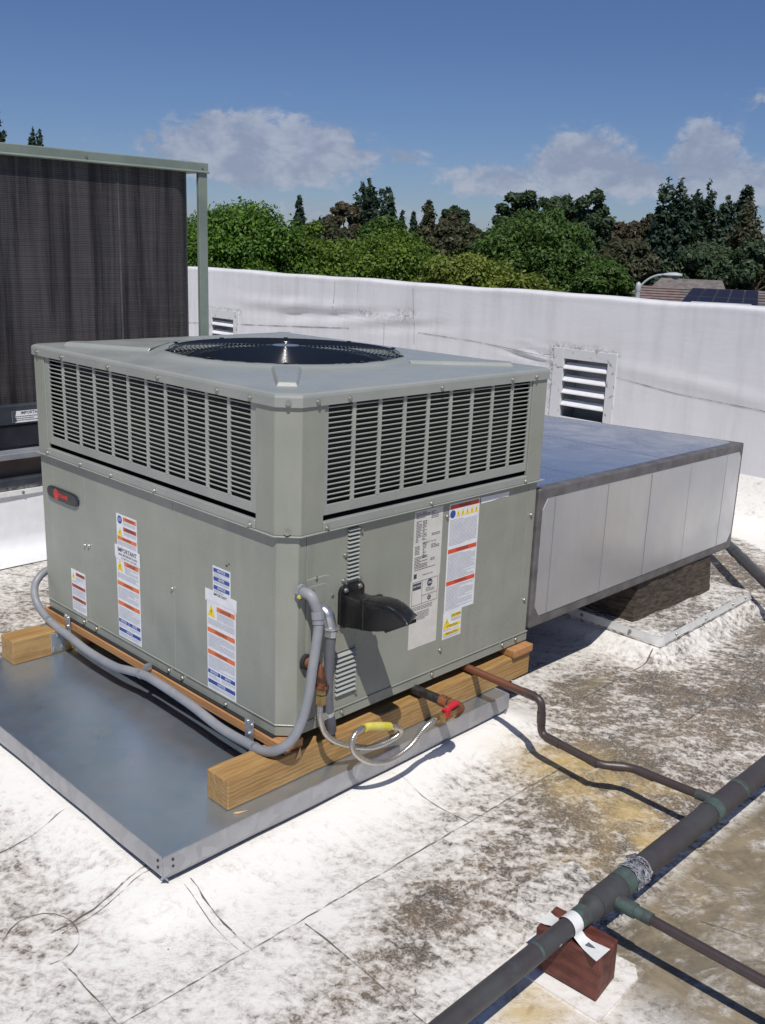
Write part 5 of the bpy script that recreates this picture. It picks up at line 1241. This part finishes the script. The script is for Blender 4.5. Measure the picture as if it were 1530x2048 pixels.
# ================================================================== TREES
rng = np.random.default_rng(5)
def leaf_mesh(name, pos, nrm, size, mat, jitter=.6):
    n_ = len(pos); d_ = rng.normal(size=(n_, 3)); N = nrm + d_ * jitter; N /= np.linalg.norm(N, axis=1)[:, None] + 1e-9
    t = np.cross(N, rng.normal(size=(n_, 3))); t /= np.linalg.norm(t, axis=1)[:, None] + 1e-9; b = np.cross(N, t)
    s = size * rng.uniform(.6, 1.35, n_)[:, None]
    c = np.stack([pos - t * s, pos + b * s * .48, pos + t * s, pos - b * s * .48], 1).reshape(-1, 3)
    me = bpy.data.meshes.new(name); me.vertices.add(4 * n_); me.vertices.foreach_set('co', c.astype(np.float32).ravel())
    me.loops.add(4 * n_); me.loops.foreach_set('vertex_index', np.arange(4 * n_, dtype=np.int32))
    me.polygons.add(n_); me.polygons.foreach_set('loop_start', np.arange(0, 4 * n_, 4, dtype=np.int32)); me.materials.append(mat); me.update()
    return me

def tree(name, label, x, y, top, w, kind, shape='round', n_leaf=9000, leaf=.10, lobes=60, h=None, depth=None, group='trees beyond the parapet'):
    t = link(name, None, loc=(x, y, -5.3)); tag(t, label, 'tree', group)
    h = h or w * 1.1; depth = depth or w; cz = top - h; lobe_c = []; lobe_r = []
    for i in range(lobes):
        if shape == 'round':
            v = rng.normal(size=3); v /= np.linalg.norm(v); v[2] = abs(v[2]) if rng.random() < .8 else v[2]
            rr = rng.uniform(.62, .92); p = np.array([v[0] * w * rr, v[1] * depth * rr, v[2] * h * rr]); r_ = w * rng.uniform(.15, .27)
            p[2] = min(p[2], h - r_ * .85)
        elif shape == 'cone':
            u = rng.random() ** .7; zz_ = h - 2 * h * u; rad = w * (.10 + .9 * u) * rng.uniform(.5, 1.0); a = rng.uniform(0, 6.283)
            p = np.array([rad * math.cos(a), rad * math.sin(a), zz_]); r_ = w * rng.uniform(.16, .34) * (.4 + .6 * u); p[2] -= r_ * .6
        else:  # spires: several upright plumes
            k = i % 5; cx = (k - 2) / 2.0 * w * .62; tp = h * (1 - .38 * ((k * 7 + int(x)) % 5) / 4); u = rng.random()
            zz_ = tp - (tp + h) * u ** .9; rad = w * (.05 + .36 * u); a = rng.uniform(0, 6.283)
            ax = np.array([rt.x, rt.y]); p = np.array([ax[0] * cx + rad * math.cos(a) * .8, ax[1] * cx + rad * math.sin(a) * .8, zz_]); r_ = w * rng.uniform(.10, .20) * (.5 + .7 * u); p[2] -= r_ * .6
        lobe_c.append(p); lobe_r.append(r_)
    lobe_c = np.array(lobe_c); lobe_r = np.array(lobe_r)
    if shape == 'round':
        wgt = lobe_r ** 2; k = rng.choice(len(lobe_r), n_leaf, p=wgt / wgt.sum())
        v = rng.normal(size=(n_leaf, 3)); v /= np.linalg.norm(v, axis=1)[:, None]; v[:, 2] = np.where(rng.random(n_leaf) < .35, np.abs(v[:, 2]), v[:, 2])
        rad = lobe_r[k] * (rng.uniform(.45, 1.12, n_leaf) ** .6 + np.where(rng.random(n_leaf) < .16, rng.exponential(.13, n_leaf), 0))
        pos = lobe_c[k] + v * rad[:, None] * np.array([1, 1, .82])
    else:
        # upright plumes: leaves gathered on tiers of short boughs around one or several leaders
        if shape == 'cone': L_s = [(0.0, 0.0, h, w, 1.0)]
        else:
            L_s = []
            for q in range(15):
                ox = rng.uniform(-.58, .58) * w; oy = rng.uniform(-.5, .5) * w; tp = h * (1 - .34 * rng.random() ** 1.2 - .45 * (abs(ox) / w) ** 2)
                L_s.append((rt.x * ox - fw.x * oy, rt.y * ox - fw.y * oy, tp, w * rng.uniform(.34, .56), 1.0))
            L_s[0] = (rt.x * -.2 * w, rt.y * -.2 * w, h, w * .42, 1.2)
        per = n_leaf // len(L_s); P_ = []; V_ = []
        for (ox, oy, tp, ww, _) in L_s:
            nb = 90; bu = rng.random(nb) ** .8; ba = rng.uniform(0, 2 * np.pi, nb); bl = ww * (.10 + .90 * bu ** .75) * rng.uniform(.55, 1.15, nb); bz = tp - (tp + h) * bu
            q = rng.choice(nb, per, p=(bl / bl.sum())); tt = rng.random(per) ** .55; sp_r = .10 * ww + .10 * bl[q]
            px_ = ox + np.cos(ba[q]) * bl[q] * tt + rng.normal(size=per) * sp_r * .55; py_ = oy + np.sin(ba[q]) * bl[q] * tt + rng.normal(size=per) * sp_r * .55
            pz_ = bz[q] + bl[q] * tt * .35 + rng.normal(size=per) * sp_r * .8
            P_.append(np.stack([px_, py_, pz_], 1)); V_.append(np.stack([np.cos(ba[q]), np.sin(ba[q]), .5 + 0 * tt], 1))
        pos = np.concatenate(P_); v = np.concatenate(V_)
    pos += np.array([x, y, cz])
    me = leaf_mesh('crown', pos, v + np.array([0, 0, .45]), leaf, LEAF[kind]); cr = link('crown', me, t); cr.location = -t.location
    tr = MB(); base_r = max(.10, w * .07)
    tr.tube([(x, y, -5.3), (x + .05, y, -3.6), (x - .03, y + .04, cz - h * .3), (x, y, cz + h * .55)], [base_r * 1.3, base_r, base_r * .7, base_r * .2], 10)
    for i in range(6):
        p = lobe_c[rng.integers(len(lobe_c))] * .8 + np.array([x, y, cz]); z0 = cz - h * rng.uniform(0, .4)
        tr.tube([(x, y, z0), ((x + p[0]) / 2, (y + p[1]) / 2, (z0 + p[2]) / 2 + .1), tuple(p)], [base_r * .5, base_r * .3, base_r * .08], 6)
    tr.build('trunk', M_BARK, t)
    return t

tree('broadleaf_tree', 'bright green leafy tree nearest the tall condenser post', 13.3, 18.0, 2.38, 2.4, 'g', n_leaf=80000, leaf=.052, lobes=150, h=2.5)
tree('broadleaf_tree', 'bright green leafy tree partly hidden behind the condenser coil', 11.2, 20.4, 2.1, 2.0, 'g', n_leaf=26000, leaf=.058, lobes=80, h=2.2)
tree('broadleaf_tree', 'mid green rounded tree in the middle of the near row', 15.3, 14.9, 1.80, 2.1, 'm', n_leaf=75000, leaf=.050, lobes=140, h=2.3)
tree('broadleaf_tree', 'mid green low tree between bright green and yellow green crowns', 14.9, 16.9, 2.0, 1.4, 'm', n_leaf=30000, leaf=.055, lobes=70, h=1.9)
tree('broadleaf_tree', 'yellow green low tree just above the parapet', 14.6, 11.4, 1.34, 1.75, 'y', n_leaf=70000, leaf=.044, lobes=130, h=1.9)
tree('broadleaf_tree', 'smaller yellow green tree tapering down to the parapet beside the round tree', 14.2, 9.75, 1.0, 1.15, 'y', n_leaf=30000, leaf=.044, lobes=80, h=1.5)
tree('broadleaf_tree', 'large dark green round tree left of the street lamp', 27.4, 19.0, 2.95, 2.65, 'd', n_leaf=80000, leaf=.078, lobes=150, h=3.4)
tree('broadleaf_tree', 'deep green lower tree touching the street lamp', 26.4, 15.9, 1.4, 1.35, 'd', n_leaf=26000, leaf=.078, lobes=70, h=2.4)
E_ = [(44.5, 33.1, 5.25, 1.5), (47.3, 32.4, 5.30, 1.7), (46.8, 29.9, 4.95, 1.55)]
for (x, y, tp, w), lb in zip(E_, ('left', 'middle', 'right')):
    tree('evergreen_tree', {'left': 'dark evergreen showing left above the big round tree', 'middle': 'dark evergreen with wispy top directly behind the round tree', 'right': 'grey green evergreen at the right shoulder of the round tree'}[lb], x, y, tp, w, 'e', n_leaf=15000, leaf=.15, lobes=60, h=4.0)
tree('evergreen_tree', 'tall dark many pointed evergreen above the yellow green tree', 46.2, 46.4, 5.6, 2.1, 'c', 'spire', 40000, .15, 110, 3.6)
tree('brown_tree', 'brownish tree left of the many pointed evergreen', 43.3, 46.3, 4.35, 1.25, 'b', n_leaf=8000, leaf=.15, lobes=45, h=2.6)
tree('cypress_tree', 'small lone pointed cypress above the bright green tree', 47.0, 55.1, 4.7, .62, 'c', 'cone', 3500, .14, 40, 1.6)
tree('cypress_tree', 'narrow cypress just right of the many pointed evergreen', 52.5, 49.9, 3.85, .55, 'c', 'cone', 3500, .14, 40, 1.6)
tree('cypress_tree', 'thinnest cypress of the middle skyline', 53.1, 49.3, 4.05, .42, 'c', 'cone', 3000, .14, 40, 1.6)
tree('brown_tree', 'pointed brown green tree in the middle of the skyline', 51.6, 46.5, 4.5, 1.05, 'b2', 'cone', 8000, .15, 70, 2.0)
tree('evergreen_tree', 'small round dark tree left of the big round tree', 51.3, 43.8, 4.4, 1.1, 'e', n_leaf=8000, leaf=.15, lobes=45, h=1.6)
tree('brown_tree', 'brown tree low in front of the small round dark tree', 48.2, 41.3, 3.5, 1.2, 'b', n_leaf=8000, leaf=.15, lobes=45, h=1.8)
tree('brown_tree', 'brown tree immediately right of the big round tree', 51.3, 30.6, 3.9, 1.5, 'b', n_leaf=12000, leaf=.15, lobes=60, h=3.0)
tree('brown_tree', 'brown tree left of the tall right hand evergreens', 58.8, 33.2, 4.3, 1.4, 'b2', n_leaf=10000, leaf=.16, lobes=55, h=3.2)
tree('evergreen_tree', 'left tall dark evergreen above the solar panel house', 56.3, 30.0, 6.0, 2.3, 'c', 'spire', 48000, .16, 130, 4.2)
tree('evergreen_tree', 'right tall dark evergreen above the solar panel house', 58.8, 28.6, 6.05, 2.3, 'c', 'spire', 46000, .16, 130, 4.2)
tree('evergreen_tree', 'slim dark evergreen at the right end of the tall group', 61.2, 27.7, 6.1, 1.1, 'c', 'cone', 14000, .16, 80, 3.6)
tree('brown_tree', 'olive brown pointed tree at the right edge', 56.3, 25.1, 4.5, 1.7, 'b2', 'cone', 14000, .16, 90, 3.4)
tree('brown_tree', 'rust coloured tree cut off by the right edge', 62.5, 25.2, 4.3, 1.3, 'r', n_leaf=8000, leaf=.16, lobes=45, h=2.4)
tree('evergreen_tree', 'dark low evergreen behind the house roof', 51.8, 25.2, 2.3, 2.2, 'e', n_leaf=14000, leaf=.15, lobes=70, h=2.4)
tree('evergreen_tree', 'dark low evergreen behind the right end of the house', 52.5, 22.5, 2.6, 2.0, 'e', n_leaf=12000, leaf=.15, lobes=60, h=2.4)
tree('cypress_tree', 'tall dark conifer top at the far left edge above the condenser', 23.4, 52.6, 7.95, .75, 'c', 'cone', 7000, .14, 70, 3.0)
tree('cypress_tree', 'small conifer top poking over the condenser rail', 31.8, 65.1, 8.35, .75, 'c', 'spire', 6000, .14, 60, 2.4)
tree('cypress_tree', 'tiny conifer top between the two others above the condenser', 32.0, 70.8, 8.0, .5, 'c', 'cone', 3000, .14, 40, 2.0)
for i, (x, y, tp, w) in enumerate([(38.2, 42.9, 2.95, 2.4), (41.8, 41.6, 3.15, 2.6), (44.2, 37.2, 2.9, 2.3), (47.0, 27.4, 2.3, 1.9)]):
    tree('broadleaf_tree', ('olive tree in the second row behind the bright green tree', 'olive tree in the second row behind the mid green tree', 'olive tree in the second row behind the yellow green tree', 'olive tree low between the round tree and the street lamp')[i], x, y, tp, w, ('b2', 'd', 'b2', 'b2')[i], n_leaf=12000, leaf=.15, lobes=60, h=2.4)
# far wooded ridge closing the view
N_ = 40000; a = rng.uniform(R(5), R(85), N_); rr = rng.uniform(95, 125, N_); base = -5.3 + rng.random(N_) ** .8 * (6.6 + 1.1 * np.sin(a * 31) + .8 * np.sin(a * 67 + 1))
pos = np.stack([rr * np.cos(a), rr * np.sin(a), base], 1)
me = leaf_mesh('far_treeline', pos, np.tile(np.array([[-.6, -.6, .5]]), (N_, 1)), .42, LEAF['b2']); o = link('far_treeline', me)
tag(o, 'far dark treeline closing the horizon', 'treeline', kind='stuff')
SC.render.film_transparent = False
